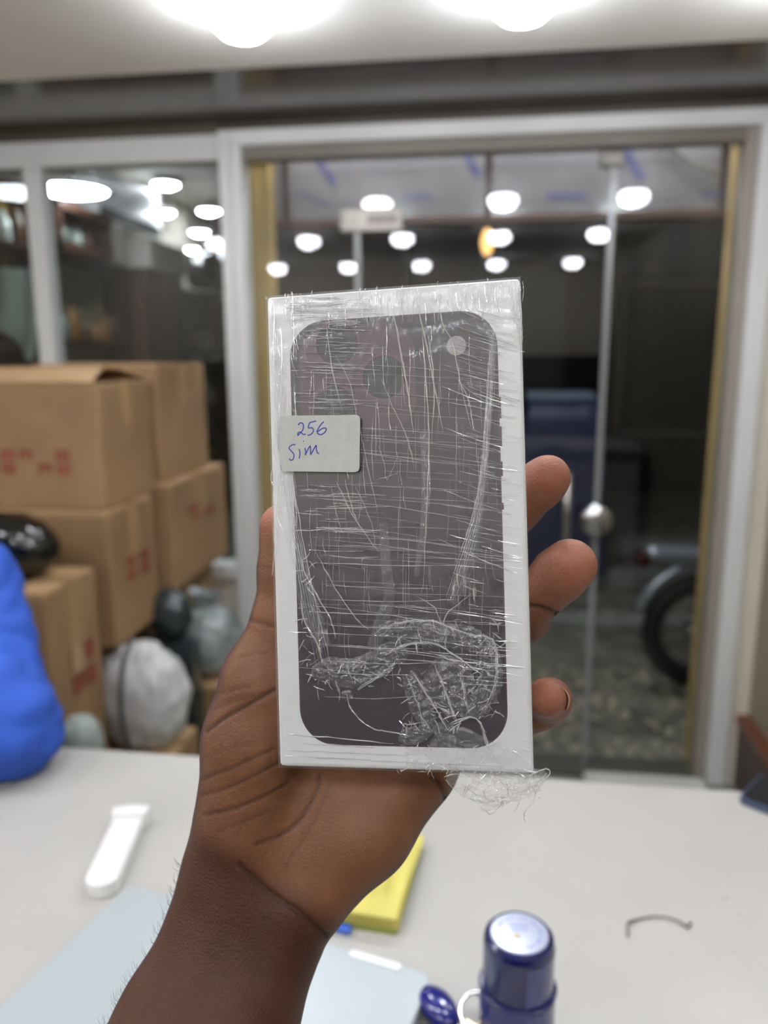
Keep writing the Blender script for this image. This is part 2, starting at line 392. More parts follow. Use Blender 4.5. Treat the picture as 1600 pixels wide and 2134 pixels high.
yA1 = float(CO[1]+(at(314, 850, 0, XA)-CO)[1]); zA0 = at(215, 1065, 1, 1.75)[2]; zA1 = at(205, 800, 1, 1.75)[2]
carton('open cardboard carton with lifted top flaps, uppermost of the front stack', -1.50, XA, 1.75, yA1, zA0, zA1, True, [('f', .45, .28, .42, .22, 1)])
yB1 = float(at(330, 1200, 0, XA+.012)[1]); zB0 = at(213, 1350, 1, 1.74)[2]
carton('closed cardboard carton directly under the open one, red print on its side', -1.48, XA+.012, 1.735, yB1, zB0, zA0-.006, False, [('r', .3, .42, .5, .22, 1)])
yC1 = 1.70; xC = float(at(208, 1300, 1, yC1)[0]); zC1 = at(205, 1186, 1, yC1)[2]; yC0 = float(at(95, 1300, 0, xC)[1])
carton('cardboard carton nearest the blue sleeve with red print on the side', xC-.42, xC, yC0, yC1, 0.42, zC1, False, [('r', .35, .52, .5, .22, 1)])
carton('carton at the very bottom beneath the red-printed one, mostly hidden by the counter', xC-.42, xC, yC0, yC1, 0, .413)
carton('brown carton underneath the closed one, hidden behind white bags', -1.47, -1.03, 1.74, yB1-.02, .38, zB0-.006, tape=False)
carton('bottom carton on the floor of the front stack, out of sight', -1.47, -1.03, 1.74, yB1-.02, 0, .373, tape=False)
XD = -.92; yD0 = float(at(334, 900, 0, XD)[1]); yD1 = float(at(432, 900, 0, XD)[1]); zD1 = at(334, 762, 0, XD)[2]; zD0 = at(334, 1008, 0, XD)[2]
carton('tall cardboard carton next to the door jamb, uppermost of the rear stack', -1.30, XD, yD0, yD1, zD0, zD1)
XE = -.885; yE0 = float(at(358, 1100, 0, XE)[1]); yE1 = min(2.6, float(at(474, 1100, 0, XE)[1])); zE0 = at(358, 1240, 0, XE)[2]
carton('lower cardboard carton of the rear stack with red lettering beside the jamb', -1.30, XE, yE0, yE1, zE0, zD0-.006, False, [('r', .25, .55, .5, .2, 1)])
carton('hidden bottom carton that carries the rear stack', -1.30, XE-.06, yE0, yE1, 0, zE0-.006)

# ------------------------------------------------------------------ bags
def bag(label, c, r, m, k=.05, seed=1, neck=True, group='plastic bags heaped beside the cartons', name='plastic_bag', amp=.02, ties=True):
    t = empty(name, (c[0], c[1], c[2]-r[2]), label=label, cat='bag', group=group)
    n, mm = 64, 40; V = []; rnd = Vector((seed*7.1, seed*3.3, 0))
    for j in range(mm+1):
        ph_ = math.pi*j/mm
        for i_ in range(n):
            th = 2*math.pi*i_/n; d = Vector((math.sin(ph_)*math.cos(th), math.sin(ph_)*math.sin(th), math.cos(ph_)))
            q = d*2.2+rnd; f_ = 1+amp*8*(noise.noise(q)*.6)+amp*9*(abs(noise.noise(q*2.3+Vector((3, 1, 2))))-.2)+amp*2.4*(abs(noise.noise(Vector((th*3, ph_*.8+seed, 2))))-.2)
            z = d.z*r[2]*f_
            if z < -r[2]*.88: z = -r[2]*.88-(-r[2]*.88-z)*.1
            V.append((d.x*r[0]*f_, d.y*r[1]*f_, z+r[2]*.9))
    Fc = [(j*n+i_, j*n+(i_+1) % n, (j+1)*n+(i_+1) % n, (j+1)*n+i_) for j in range(mm) for i_ in range(n)]
    MB().add(V, [q[::-1] for q in Fc]).build('bag_body', m, t, smooth=True)
    if neck:
        pr = [(.02, 0), (.016, .02), (.03, .045), (.045, .07)]; nb = MB(); vs = []
        zt = max(v[2] for v in V)-.015
        for rr, zz in pr:
            for i_ in range(24):
                a_ = 2*math.pi*i_/24; q = rr*(1+.35*math.sin(a_*6+zz*40)); vs.append((q*math.cos(a_), q*math.sin(a_), zt+zz*.7+.01*math.sin(a_*3)))
        nb.add(vs, [(j*24+i_, j*24+(i_+1) % 24, (j+1)*24+(i_+1) % 24, (j+1)*24+i_) for j in range(3) for i_ in range(24)]).build('tied_neck', m, t, smooth=True)
    return t
BW = mat('white_bag_plastic', (214, 214, 212), .3, var=.1, vscale=8, spec=.6)
BG = mat('grey_green_bag_plastic', (150, 160, 158), .25, var=.3, vscale=10, spec=.7)
BK = mat('black_bag_plastic', (8, 8, 9), .13, spec=.8, bump=.5, bscale=14)
BD = mat('dark_bag_plastic', (44, 52, 54), .2, spec=.7, bump=.3, bscale=16)
c1 = at(295, 1440, 1, 1.78); bw1 = bag('large white plastic bag with a dark strap, behind the counter edge', c1, (.125, .085, .15), BW, seed=2, neck=False, amp=.013)
sm = MB(); pts = []
for k in range(13):
    a_ = math.pi*(k/12)-math.pi/2; pts.append((-.012, -math.cos(a_)*.092, .135+math.sin(a_)*.158))
sm.tube(pts, .007, 6).build('strap', mat('grey_strap', (88, 88, 88), .6), bw1, smooth=True)
carton('small carton on the floor under the large white bag', c1[0]-.08, c1[0]+.10, 1.71, 1.90, 0, c1[2]-.158, tape=False)
c2 = at(432, 1325, 1, 2.12); bag('pale grey knotted bag lying behind the white strapped bag', c2, (.105, .10, .11), BG, seed=5, amp=.014)
carton('floor carton under the pale grey knotted bag', c2[0]-.05, c2[0]+.13, 2.02, 2.24, 0, c2[2]-.125, tape=False)
c3 = at(356, 1275, 1, 1.99); bag('dark teal plastic bag squeezed between cartons and pale bags', c3, (.06, .05, .075), BD, seed=7, neck=False, amp=.012)
MB().box((c3[0]-.09, 1.935, 0), (c3[0]+.08, 1.995, c3[2]-.08)).build('crate_side', BD, tag(empty('plastic_crate', label='dark plastic crate side below the dark teal bag', cat='crate')))
cb = at(35, 1130, 1, 1.60)
bag('glossy black plastic bag lying on the carton above the blue sleeve', (cb[0]-.03, cb[1], zC1+.084), (.125, .085, .082), BK, seed=9, neck=False, amp=.008)
# crinkled clear bag end by the counter
c4 = at(170, 1530, 1, 1.42)
bag('small clear crumpled bag poking up behind the counter edge', (c4[0], c4[1], c4[2]-.01), (.045, .04, .06), mat('frosty_bag_plastic', (172, 184, 176), .25, var=.2, vscale=20), seed=12, neck=False, amp=.012)
MB().box((c4[0]-.06, 1.38, 0), (c4[0]+.06, 1.46, c4[2]-.068)).build('carton_body', CARD, tag(empty('narrow_carton', label='narrow carton standing behind the counter under the crumpled bag', cat='carton')))

# ------------------------------------------------------------------ the seated / leaning person in blue
BLUE = mat('blue_shirt_cloth', (36, 80, 178), .85, var=.1, vscale=5, bump=.15, bscale=70)
SKIN2 = mat('brown_skin', (104, 70, 52), .5, sss=.05)
pr_ = empty('person', (-.98, 1.16, 0), label='person in a bright blue long-sleeved shirt leaning an elbow on the counter', cat='person')
el = T(22, 1600)+np.array([0, 0, .058]); el[1] -= .0
sh = at(-62, 1235, 1, 1.0); 
s = SDF((-1.36, .62, .80), (-.45, 1.42, 1.42), .008)
tor = (-1.0, 1.16)
s.cone((tor[0], tor[1], .86), (tor[0], tor[1]-.01, 1.02), .135, .14, .05, sc=(.85, 1.2, 1))
s.cone((tor[0], tor[1]-.01, 1.02), (tor[0], tor[1]-.02, 1.22), .14, .135, .05, sc=(.8, 1.2, 1))
s.cone((tor[0]-.14, tor[1], 1.24), (tor[0]+.11, tor[1]-.06, 1.235), .07, .075, .06)
s.cone((sh[0]-.02, sh[1], sh[2]), el, .082, .062, .05)
s.cone(el, (el[0]-.20, el[1]-.13, ZT+.052), .062, .040, .03)
s.cone((tor[0]-.17, tor[1], 1.23), (-1.22, 1.05, 1.0), .072, .058, .04)
s.cone((-1.22, 1.05, 1.0), (-1.14, .90, ZT+.058), .058, .042, .03)
P, Q = s.mesh(); P = relax(P, Q, 3)
N_ = vnormals(P, Q)
dd = np.array([noise.noise(Vector((p[0]*9, p[1]*9, p[2]*5)))*.012+abs(noise.noise(Vector((p[0]*16+p[2]*14, p[1]*14, p[2]*20-p[0]*12))))*.014 for p in P])
P = P+N_*dd[:, None]; P[:, 2] = np.where((P[:, 1] < YT+.0) & (P[:, 2] < ZT+.003), ZT+.003, P[:, 2])
P -= np.array([-.98, 1.16, 0])
np_mesh('shirt', P, Q, BLUE, pr_)
s = SDF((-1.30, .60, .0), (-.70, 1.42, 1.66), .011)
hx, hy = tor[0], tor[1]-.05
s.cone((tor[0], tor[1]-.02, 1.22), (hx, hy, 1.37), .052, .048, .02)
s.cone((hx, hy-.0, 1.47), (hx, hy+.02, 1.49), .078, .083, .02); s.cone((hx, hy-.03, 1.41), (hx, hy-.035, 1.39), .055, .045, .03)
s.cone((hx, hy-.085, 1.455), (hx, hy-.10, 1.435), .010, .014, .012)
s.cone((hx-.03, hy-.072, 1.40), (hx+.03, hy-.072, 1.40), .010, .010, .006)
for e in (-1, 1): s.cone((hx+e*.08, hy+.005, 1.465), (hx+e*.083, hy+.01, 1.44), .014, .010, .006)
P, Q = s.mesh(); P = relax(P, Q, 1); P -= np.array([-.98, 1.16, 0]); np_mesh('head', P, Q, SKIN2, pr_)
for e in (-1, 1): MB().lathe([(.002, .011), (.008, .009), (.011, 0), (.008, -.009), (.002, -.011)], (hx+.98+e*.032, hy-1.16-.070, 1.468), 12).build('eye', mat('eye_dark', (30, 24, 22), .2), pr_, smooth=True)
s = SDF((-1.2, .9, 1.38), (-.8, 1.3, 1.65), .008); s.cone((hx, hy+.022, 1.50), (hx, hy+.03, 1.46), .088, .08, .01); P, Q = s.mesh()
P[:, 1] = np.maximum(P[:, 1], hy-.045+np.maximum(0, 1.53-P[:, 2])*.6); P -= np.array([-.98, 1.16, 0]); np_mesh('hair', P, Q, mat('black_hair', (14, 12, 12), .8, bump=.6, bscale=200), pr_)
s = SDF((-1.30, .92, -.02), (-.72, 1.42, .98), .012)
for e in (-1, 1):
    s.cone((tor[0]+e*.09, 1.17, .86), (tor[0]+e*.10, 1.13, .48), .095, .07, .04); s.cone((tor[0]+e*.10, 1.13, .48), (tor[0]+e*.10, 1.2, .10), .068, .05, .03)
P, Q = s.mesh(); P = relax(P, Q, 2); P -= np.array([-.98, 1.16, 0]); np_mesh('trousers', P, Q, mat('dark_denim', (34, 38, 52), .9), pr_)
for e in (-1, 1):
    s = SDF((-1.30, .92, 0.0), (-.72, 1.42, .2), .008); s.cone((tor[0]+e*.10, 1.2, .05), (tor[0]+e*.105, 1.08, .04), .045, .04, .02); P, Q = s.mesh(); P[:, 2] = np.maximum(P[:, 2], 0.001); P -= np.array([-.98, 1.16, 0]); np_mesh('shoe', P, Q, BLACK, pr_)
for (fx, fy, fz), (gx, gy) in (((el[0]-.19, el[1]-.125, ZT+.045), (-.07, -.055)), ((-1.14, .90, ZT+.05), (.02, -.09))):
    s = SDF((fx-.2, fy-.2, ZT), (fx+.2, fy+.2, ZT+.12), .004)
    f0 = Vector((fx, fy, fz)); g_ = Vector((gx, gy, 0)).normalized(); sd = Vector((-g_.y, g_.x, 0))
    s.cone(f0, f0+g_*.05+Vector((0, 0, -.012)), .026, .024, .01); s.cone(f0+g_*.06+sd*.02-Vector((0, 0, .015)), f0+g_*.06-sd*.02-Vector((0, 0, .015)), .018, .018, .01)
    for k in range(4):
        o_ = sd*(.027-.018*k); s.cone(f0+g_*.075+o_-Vector((0, 0, .02)), f0+g_*(.115+.012*(k in (1, 2)))+o_*1.15-Vector((0, 0, .032)), .0095, .008, .003)
    s.cone(f0+g_*.03+sd*.02-Vector((0, 0, .01)), f0+g_*.075+sd*.055-Vector((0, 0, .028)), .012, .009, .006)
    P, Q = s.mesh(); P -= np.array([-.98, 1.16, 0]); np_mesh('hand', P, Q, SKIN2, pr_)

# ------------------------------------------------------------------ things on the counter
# closed laptop
LA, LB, LC = T(270, 1842, ZT+.012), T(905, 2030, ZT+.012), T(0, 2082, ZT+.012)
ux = Vector(LB-LA); W_ = ux.length; ang = math.atan2(ux.y, ux.x)
lp = empty('closed_laptop', (LA[0], LA[1], ZT), ang, label='closed pale blue-grey laptop lying on the counter under the wrist', cat='laptop')
LAPM = mat('pale_laptop_lid', (170, 180, 182), .35, metal=.15, var=.03, vscale=3)
MB().prism(rrect(0, -.225, W_, 0, .012), .0, .006).build('base', mat('laptop_base_grey', (150, 158, 160), .4, metal=.3), lp, bevel=.001)
MB().prism(rrect(0.001, -.224, W_-.001, -.001, .012), .0068, .0125).build('lid', LAPM, lp, bevel=.0012)
MB().prism(rrect(W_*.76, -.0085, W_*.91, -.001, .003, 4), .0126, .0134).build('finger_notch', mat('notch_white', (226, 230, 230), .3), lp)
# yellow note pads
y0, y1, y2, y3 = T(735, 1925), T(828, 1950), T(880, 1765), T(800, 1740)
ya = (y1+y0)/2; dv = Vector(y2-y1); an = math.atan2(dv.y, dv.x)-math.pi/2
NY = mat('yellow_paper', (208, 198, 104), .7, var=.06, vscale=20); NG = mat('green_yellow_paper', (158, 166, 78), .7, var=.1, vscale=20)
np_ = empty('note_pad_stack', (float(y1[0]), float(y1[1]), ZT), an, label='stack of yellow paper slips with a greenish underside beside the wrist', cat='paper')
ln = dv.length
for k in range(9):
    z0 = k*.0016; j = R.uniform(-.002, .002); a_ = R.uniform(-.03, .03)
    Mx = Matrix.Rotation(a_, 4, 'Z')
    V = []; 
    for zz in (0, .0013):
        for v_ in range(7):
            for u_ in range(7):
                u = -.075+.075*u_/6+j; v = ln*v_/6
                V.append(Mx @ Vector((u, v, z0+zz+(.004*(k/8)*math.sin(u*60+1)*math.sin(v*40) if k > 4 else 0)+.003*(k > 4))))
    Fc = []
    for l in (0, 1):
        for a1 in range(6):
            for b1 in range(6):
                q = (l*49+a1*7+b1, l*49+a1*7+b1+1, l*49+(a1+1)*7+b1+1, l*49+(a1+1)*7+b1); Fc.append(q if l else q[::-1])
    for a1 in range(6):
        Fc += [(a1, a1+1, 50+a1, 49+a1), (42+a1+1, 42+a1, 91+a1, 92+a1), ((a1+1)*7, a1*7, 49+a1*7, 49+(a1+1)*7), (a1*7+6, (a1+1)*7+6, 49+(a1+1)*7+6, 49+a1*7+6)]
    MB().add(V, Fc).build('paper_slip', NY if k > 3 else NG, np_)
wr = MB()
for k in range(4):
    x_ = -.055+k*.012; wr.box((x_, ln*.2, .0226), (x_+.0025, ln*(.62-.05*(k % 2)), .0230))
wr.build('faint_writing', mat('olive_ink', (186, 176, 84), .8), np_)
ba = T(712, 1941); b_ = empty('blue_clip', (ba[0], ba[1], ZT), math.radians(-12), label='small bright blue plastic piece sticking out beneath the yellow slips', cat='clip')
MB().box((-.009, -.004, 0), (.009, .004, .006)).build('clip_body', mat('blue_plastic', (54, 94, 190), .35), b_, bevel=.0015)
# white slim charging tray
p0, p1 = Vector(T(208, 1872, ZT)), Vector(T(275, 1718, ZT)); d_ = p1-p0; tl = d_.length
wt = empty('white_tray', p0, math.atan2(d_.y, d_.x), label='slim glossy white elongated plastic tray left of the wrist', cat='tray')
GW = mat('glossy_white_plastic', (234, 234, 232), .12, coat=.5)
pl = [(math.cos(math.radians(a))*.0165, math.sin(math.radians(a))*.0165) for a in range(90, 271, 12)]
poly = [(x+.014, y) for x, y in pl]+[(tl-.004, -.0165), (tl+.002, -.012), (tl+.002, .012), (tl-.004, .0165)]
MB().prism(poly[::-1] if False else poly, 0, .016).build('tray_body', GW, wt, bevel=.002, seg=3)
MB().prism([(x*.72+.016, y*.72) for x, y in pl]+[(tl-.016, -.0125), (tl-.016, .0125)], .0162, .0172).build('channel', mat('channel_white', (226, 228, 230), .18, coat=.4), wt, bevel=.0005)
MB().prism([(tl-.012, -.019), (tl+.004, -.0205), (tl+.007, 0), (tl+.004, .0205), (tl-.012, .019)], 0.0, .021).build('end_cap', GW, wt, bevel=.002, seg=3)
# blue self-inking stamp
NV = mat('navy_plastic', (26, 34, 104), .22, coat=.5); NV2 = mat('dark_navy_plastic', (18, 24, 76), .2, coat=.5)
sc_ = T(1081, 2330); tp = at(1082, 1938, 2, ZT+.105)
sx, sy = float(tp[0]), float(tp[1])
st = empty('self_inking_stamp', (sx, sy, ZT), label='navy blue cylindrical self-inking stamp with a printed white top', cat='stamp')
rs = .0262
MB().lathe([(rs+.001, 0), (rs+.002, .002), (rs+.002, .058), (rs+.0005, .060)], n=48).build('stamp_base', NV, st, smooth=False, bevel=0)
MB().lathe([(rs, .059), (rs, .096), (rs-.0012, .1005), (rs-.004, .103), (rs-.0046, .1005)], n=48).build('cap', NV2, st)
MB().lathe([(rs-.0046, .0985), (rs-.0046, .1022), (rs-.0058, .1030)], n=48).build('top_disc', mat('stamp_label_white', (150, 158, 180), .15, coat=.6), st)
rg = MB()
for k in range(40):
    a_ = 2*math.pi*k/40; r0, r1 = .0148, .0160
    if k % 4 == 3: continue
    q = [(r*math.cos(a_+e*.05), r*math.sin(a_+e*.05)) for r, e in ((r0, -1), (r1, -1), (r1, 1), (r0, 1))]
    rg.prism(q, .10305, .1032)
for k in range(9): rg.box((-.007+k*.0016, .006, .10305), (-.006+k*.0016, .0085-.001*(k % 2), .1032))
for k in range(7): rg.box((-.006+k*.0018, .0015, .10305), (-.005+k*.0018, .0035, .1032))
rg.build('printed_ring', mat('pale_blue_ink', (84, 104, 168), .5), st)
MB().prism([(.0035*math.cos(math.radians(a))*(1 if (a//36) % 2 else .45)-.002, .0035*math.sin(math.radians(a))*(1 if (a//36) % 2 else .45)-.004) for a in range(0, 360, 36)], .10305, .1033).build('gold_star', mat('gold_ink', (176, 160, 110), .4), st)
sk = MB()
for k in range(9):                         # clear face plate on the near right side
    a0 = math.radians(-80+k*10); a1 = math.radians(-70+k*10)
    sk.add([((rs+.0022)*math.cos(a), (rs+.0022)*math.sin(a), z) for a, z in ((a0, .004), (a1, .004), (a1, .056), (a0, .056))], [(0, 1, 2, 3)])
    sk.add([((rs+.0004)*math.cos(a), (rs+.0004)*math.sin(a), z) for a, z in ((a0, .062), (a1, .062), (a1, .094), (a0, .094))], [(0, 1, 2, 3)])
sk.build('side_plate', mat('violet_blue_plate', (36, 46, 106), .2, coat=.8), st)
MB().tube([((rs+.002)*math.cos(t), (rs+.002)*math.sin(t), .0590) for t in np.linspace(0, 2*math.pi, 41)], .0011, 6).build('seam_ring', NV2, st, smooth=True)
# keys with fob
kf = at(914, 2098, 2, ZT+.012); ke = empty('key_ring', (kf[0], kf[1], ZT), label='bunch of keys on a beaded chain with a blue oval fob', cat='keys')
Mo = Matrix.Rotation(math.radians(-50), 4, 'Z') @ Matrix.Scale(1.7, 4, (1, 0, 0))
MB().lathe([(.004, .002), (.0085, .003), (.010, .008), (.0085, .013), (.004, .0145)], n=28, M=Mo).build('fob', mat('deep_blue_fob', (20, 24, 110), .15, coat=.6), ke, smooth=True)
MB().tube([(.024+.011*math.cos(t), -.004+.011*math.sin(t), .012+.004*math.sin(t)) for t in np.linspace(0, 2*math.pi, 25)], .0011, 8).build('split_ring', CHROME, ke, smooth=True)
BR = mat('brass_key_metal', (170, 156, 120), .25, metal=.9)
for k, (aa, ll) in enumerate(((-70, .035), (-95, .04), (-120, .036))):
    Mx = Matrix.Translation((.022, -.012-.0, .002+.0028*k)) @ Matrix.Rotation(math.radians(aa), 4, 'Z')
    q = MB(); q.prism([(-.002, -.007), (.007, -.009), (.014, -.005), (.014, -.003), (ll, -.003), (ll+.003, 0), (ll, .003), (.030, .003), (.028, .0045), (.025, .003), (.022, .0045), (.019, .003), (.014, .003), (.014, .005), (.007, .009), (-.002, .007)], 0, .0022, M=Mx)
    q.build('key', BR, ke, bevel=.0003)
bd = MB()
for k in range(26):
    t = k/25; q = (.024+.018*t+.004*math.sin(t*14), .004-.024*t+.006*math.cos(t*9), .0035+.009*max(0, 1-t*2))
    bd.lathe([(.0005, .0022), (.0018, .0014), (.0023, 0), (.0018, -.0014), (.0005, -.0022)], q, 10)
bd.build('bead_chain', CHROME, ke, smooth=True); ke.scale = (1.3, 1.3, 1.3)
MB().box((-.030, -.030, .0), (-.004, -.008, .004)).build('dark_tag', mat('grey_brown_tag', (92, 88, 78), .5), ke, bevel=.001)
# bent wire
wp = [T(*q, ZT+.002) for q in ((1308, 1953), (1307, 1935), (1309, 1922), (1330, 1915), (1360, 1909), (1390, 1911), (1415, 1920), (1432, 1931), (1440, 1922))]
w0 = wp[0]
MB().tube([Vector(q-np.array([w0[0], w0[1], ZT])) for q in wp], [.0008, .0012, .0016, .0010, .0009, .0009, .0011, .0018, .0010], 8).build('bent_wire', mat('grey_wire', (120, 116, 106), .35, metal=.5), smooth=True)
o = bpy.data.objects['bent_wire']; o.location = (w0[0], w0[1], ZT); tag(o, 'small curved grey wire piece lying alone on the right of the counter', 'wire')
# phone at right edge
pc = T(1556, 1652); ph_ = empty('smartphone', (pc[0], pc[1], ZT), math.radians(-38), label='dark blue smartphone cut by the right edge of the photo on the counter', cat='phone')
MB().prism(rrect(0, -.03, .15, .045, .009), 0, .008).build('case', mat('slate_blue_case', (52, 66, 92), .3), ph_, bevel=.0015)
MB().prism(rrect(.003, -.027, .147, .042, .007), .0082, .0088).build('screen', mat('phone_screen', (10, 14, 26), .06, coat=.8), ph_)
# faint smudges on the laminate are flat marks of grease
sg = MB()
for px, py, r_ in ((1512, 1873, .004), (1538, 1905, .003), (1402, 1985, .0018), (1180, 2008, .002), (103, 1783, .002), (56, 1976, .002), (1530, 1985, .003)):
    q = T(px, py); sg.prism([(q[0]+r_*math.cos(a)*R.uniform(.6, 1.2), q[1]+r_*math.sin(a)*R.uniform(.4, .9)) for a in np.linspace(0, 6.2, 9)[:-1]], ZT+.0001, ZT+.0003)
tag(sg.build('smudge_marks', mat('pale_grease', (156, 154, 147), .5)), 'faint grey smudges scattered over the white counter top', 'smudge', kind='stuff')

# ------------------------------------------------------------------ outside
YF = 2.9
OUT = mat('dark_asphalt', (124, 118, 104), .9, var=.4, vscale=6, bump=.3, bscale=40)
struct('ground', MB().box((-8, YW+.08, -.3), (8, 14, -.05)), OUT)
fz0 = at(800, 455, 1, YF)[2]; fzt = 2.29
fj = [-1.0, float(at(594, 400, 1, YF)[0]), float(at(1018, 380, 1, YF)[0]), float(at(1508, 380, 1, YF)[0]), 1.35]
fs_ = empty('shutter_fascia', (0, YF, 0), label='row of film-wrapped pale panels above the street outside the glass', cat='fascia')
PAN = mat('film_wrapped_panel', (132, 125, 126), .16, var=.08, vscale=3, coat=.3)
for k in range(4): MB().box((fj[k]+.012, 0, fz0), (fj[k+1]-.012, .03, fzt)).build('panel', PAN, fs_, bevel=.002)
MB().box((fj[0], .031, fz0), (fj[-1], .05, fzt)).build('backing', mat('joint_brown', (86, 62, 54), .6), fs_)
MB().box((fj[0], -.012, fz0-.022), (fj[-1], .05, fz0)).build('lower_trim', mat('red_brown_trim', (96, 64, 52), .5), fs_)
def dash(p, q, n, hgt):
    pp = MB()
    A_, B_ = at(*p, 1, YF-.002), at(*q, 1, YF-.002)
    d = Vector(B_-A_); L_ = d.length; d.normalize(); up_ = Vector((-d.z, 0, d.x))
    for k in range(n):
        s0 = Vector(A_)+d*L_*k/n; s1 = s0+d*L_/n*.68; hh = hgt*R.uniform(.6, 1)
        off = Vector((0, -YF, 0)); c_ = [s0-up_*hh/2+off, s1-up_*hh/2+off, s1+up_*hh/2+off, s0+up_*hh/2+off]
        pp.add(c_+[v+Vector((0, .0015, 0)) for v in c_], [(0, 1, 2, 3), (7, 6, 5, 4), (0, 4, 5, 1), (1, 5, 6, 2), (2, 6, 7, 3), (3, 7, 4, 0)])
    o = pp.build('film_print', mat('faded_purple_ink', (84, 80, 130), .4), fs_); o['kind'] = 'stuff'
dash((648, 312), (700, 388), 8, .03); dash((962, 306), (1000, 372), 7, .03); dash((1288, 296), (1340, 376), 9, .04)
dash((1140, 409), (1225, 409), 9, .028); dash((1465, 405), (1505, 405), 4, .022); dash((842, 410), (902, 410), 7, .022); dash((620, 402), (690, 430), 6, .012)
cp = [at(*q, 1, YF-.02) for q in ((1375, 285), (1400, 306), (1435, 335), (1470, 352), (1503, 362))]
MB().tube([Vector(q)-Vector((0, YF, 0)) for q in cp], .006, 8).build('cable', mat('grey_cable', (140, 134, 122), .5), fs_, smooth=True)
t = empty('added_tube_light', (0, 2.80, 2.33), label='unseen tube light added outside above the door head to brighten the fascia', cat='lamp')  # unseen tube, added to brighten the fascia, posts and gravel
MB().tube([(-.95, 0, 0), (.95, 0, 0)], .014, 12).build('tube', mat('added_tube_glow', LIGHTC, .5, emit=EXT), t, smooth=True)
MB().box((-.98, -.03, .012), (.98, .03, .03)).build('batten', ALU, t)
t = empty('added_outdoor_lamp', (.3, 3.9, 2.75), label='unseen round lamp added outside above the view to brighten the ground', cat='lamp')  # invented lamp and board, put in to light the ground outside
MB().lathe([(.12, 0), (.13, -.01), (.12, -.03), (.004, -.035)][::-1], n=32).build('diffuser', mat('added_lamp_glow', LIGHTC, .5, emit=170), t, smooth=True)
MB().box((-.14, -.14, .0), (.14, .14, .03)).build('housing', ALU, t)
MB().box((-1.6, -.9, .03), (1.6, .9, .08)).build('added_board', mat('board_grey', (90, 90, 88), .7), t)
# timber posts behind the glass
pa, pb = at(517, 600, 1, 2.78), at(566, 600, 1, 2.78)
t = MB().box((pa[0], 2.78, -.05), (pb[0], 2.86, fzt)).build('timber_post', WOODT, bevel=.003); tag(t, 'rough tan timber post just outside the left door jamb', 'post', 'timber posts outside the glass')
pa, pb = at(1487, 900, 1, 2.80), at(1518, 900, 1, 2.80)
t = MB().box((pa[0], 2.80, -.05), (pb[0]+.05, 2.86, fzt)).build('timber_post', WOODT, bevel=.003); tag(t, 'rough tan timber post just outside the right door jamb', 'post', 'timber posts outside the glass')
# kerbs and steps
KB = mat('concrete_kerb', (140, 140, 130), .85, var=.25, vscale=8, bump=.3, bscale=60)
for i_, (py, hh, dd_, lb) in enumerate(((1310, .06, .22, 'low concrete kerb nearest the shop across the street gap'), (1215, .09, .2, 'middle concrete kerb across the dark street'), (1150, .12, .25, 'far concrete kerb in front of the dark building'))):
    yk = at(1300, py, 2, -.02)[1]
    t = MB().box((-.97, yk, -.06), (4, yk+dd_, -.05+hh)).build('kerb', KB, bevel=.01); tag(t, lb, 'kerb')
gv = MB()
for k in range(520):
    yy = R.uniform(2.85, 3.75); xx = R.uniform(-.9, 1.2); r_ = R.uniform(.008, .028)
    if pa[0]-.05 < xx < pb[0]+.1 and yy < 2.92: continue
    o_ = [(r_*R.uniform(.7, 1.2)*math.cos(a), r_*R.uniform(.7, 1.2)*math.sin(a)) for a in (0, 1.1, 2.2, 3.2, 4.2, 5.3)]
    vs = [(xx+a, yy+b, -.052) for a, b in o_]+[(xx+a*.6, yy+b*.6, -.05+r_*R.uniform(.5, .9)) for a, b in o_]
    gv.add(vs, [tuple(range(6))[::-1], tuple(range(6, 12))]+[(i_, (i_+1) % 6, 6+(i_+1) % 6, 6+i_) for i_ in range(6)])
tag(gv.build('gravel', mat('gravel_stone', (186, 172, 146), .9, var=.35, vscale=20)), 'broken grey gravel on the ground outside the glass door', 'gravel', kind='stuff')
# building across the street
bl = empty('building', (0, 9, 0), label='dark shuttered building on the far side of the street', cat='building')
MB().box((-8, 0, -.1), (8, .3, 6)).build('facade', mat('dark_render', (20, 20, 20), .9, var=.3, vscale=1), bl)
for x0_, x1_, nm in ((-3.4, -1.6, 's'), (-.9, .8, 's'), (3.6, 5.5, 's')):
    sh_ = MB().box((x0_-.06, -.06, -.05), (x1_+.06, 0, 2.5)).build('shutter', mat('shutter_frame', (16, 16, 16), .6), bl)
    for k in range(16): MB().box((x0_, -.085, .0+k*.15), (x1_, -.06, .138+k*.15)).build('slat', mat('shutter_slat', (20, 21, 21), .45), sh_)
w_ = MB().box((1.4, -.04, .6), (3.2, 0, 2.3)).build('window', mat('far_frame', (80, 80, 76), .6), bl); MB().box((1.5, -.05, .68), (3.1, -.04, 2.22)).build('pane', mat('far_pane', (30, 34, 38), .2), w_)
def pth(px0, py0, px1, py1, Y, d): return pbox(px0, py0, px1, py1, Y, d)
a, b = pth(556, 512, 668, 602, 4.6, .06)
sb = empty('signboard', (float(a[0]), 4.6, 0), label='dim dark blue signboard across the street at left of the door', cat='sign')
o_ = Vector((a[0], 4.6, 0))
MB().box(Vector(a)-o_, Vector(b)-o_).build('board', mat('sign_blue_glow', (22, 22, 104), .4, emit=.35), sb, bevel=.01)
m_ = MB()
for (p, q, r_, s_) in ((600, 525, 632, 540), (585, 548, 610, 562), (596, 575, 640, 590)):
    A_, B_ = pth(p, q, r_, s_, 4.59, .008); m_.box(Vector(A_)-o_, Vector(B_)-o_)
m_.build('lit_marks', mat('dim_orange_glow', (150, 60, 40), .5, emit=.25), sb)
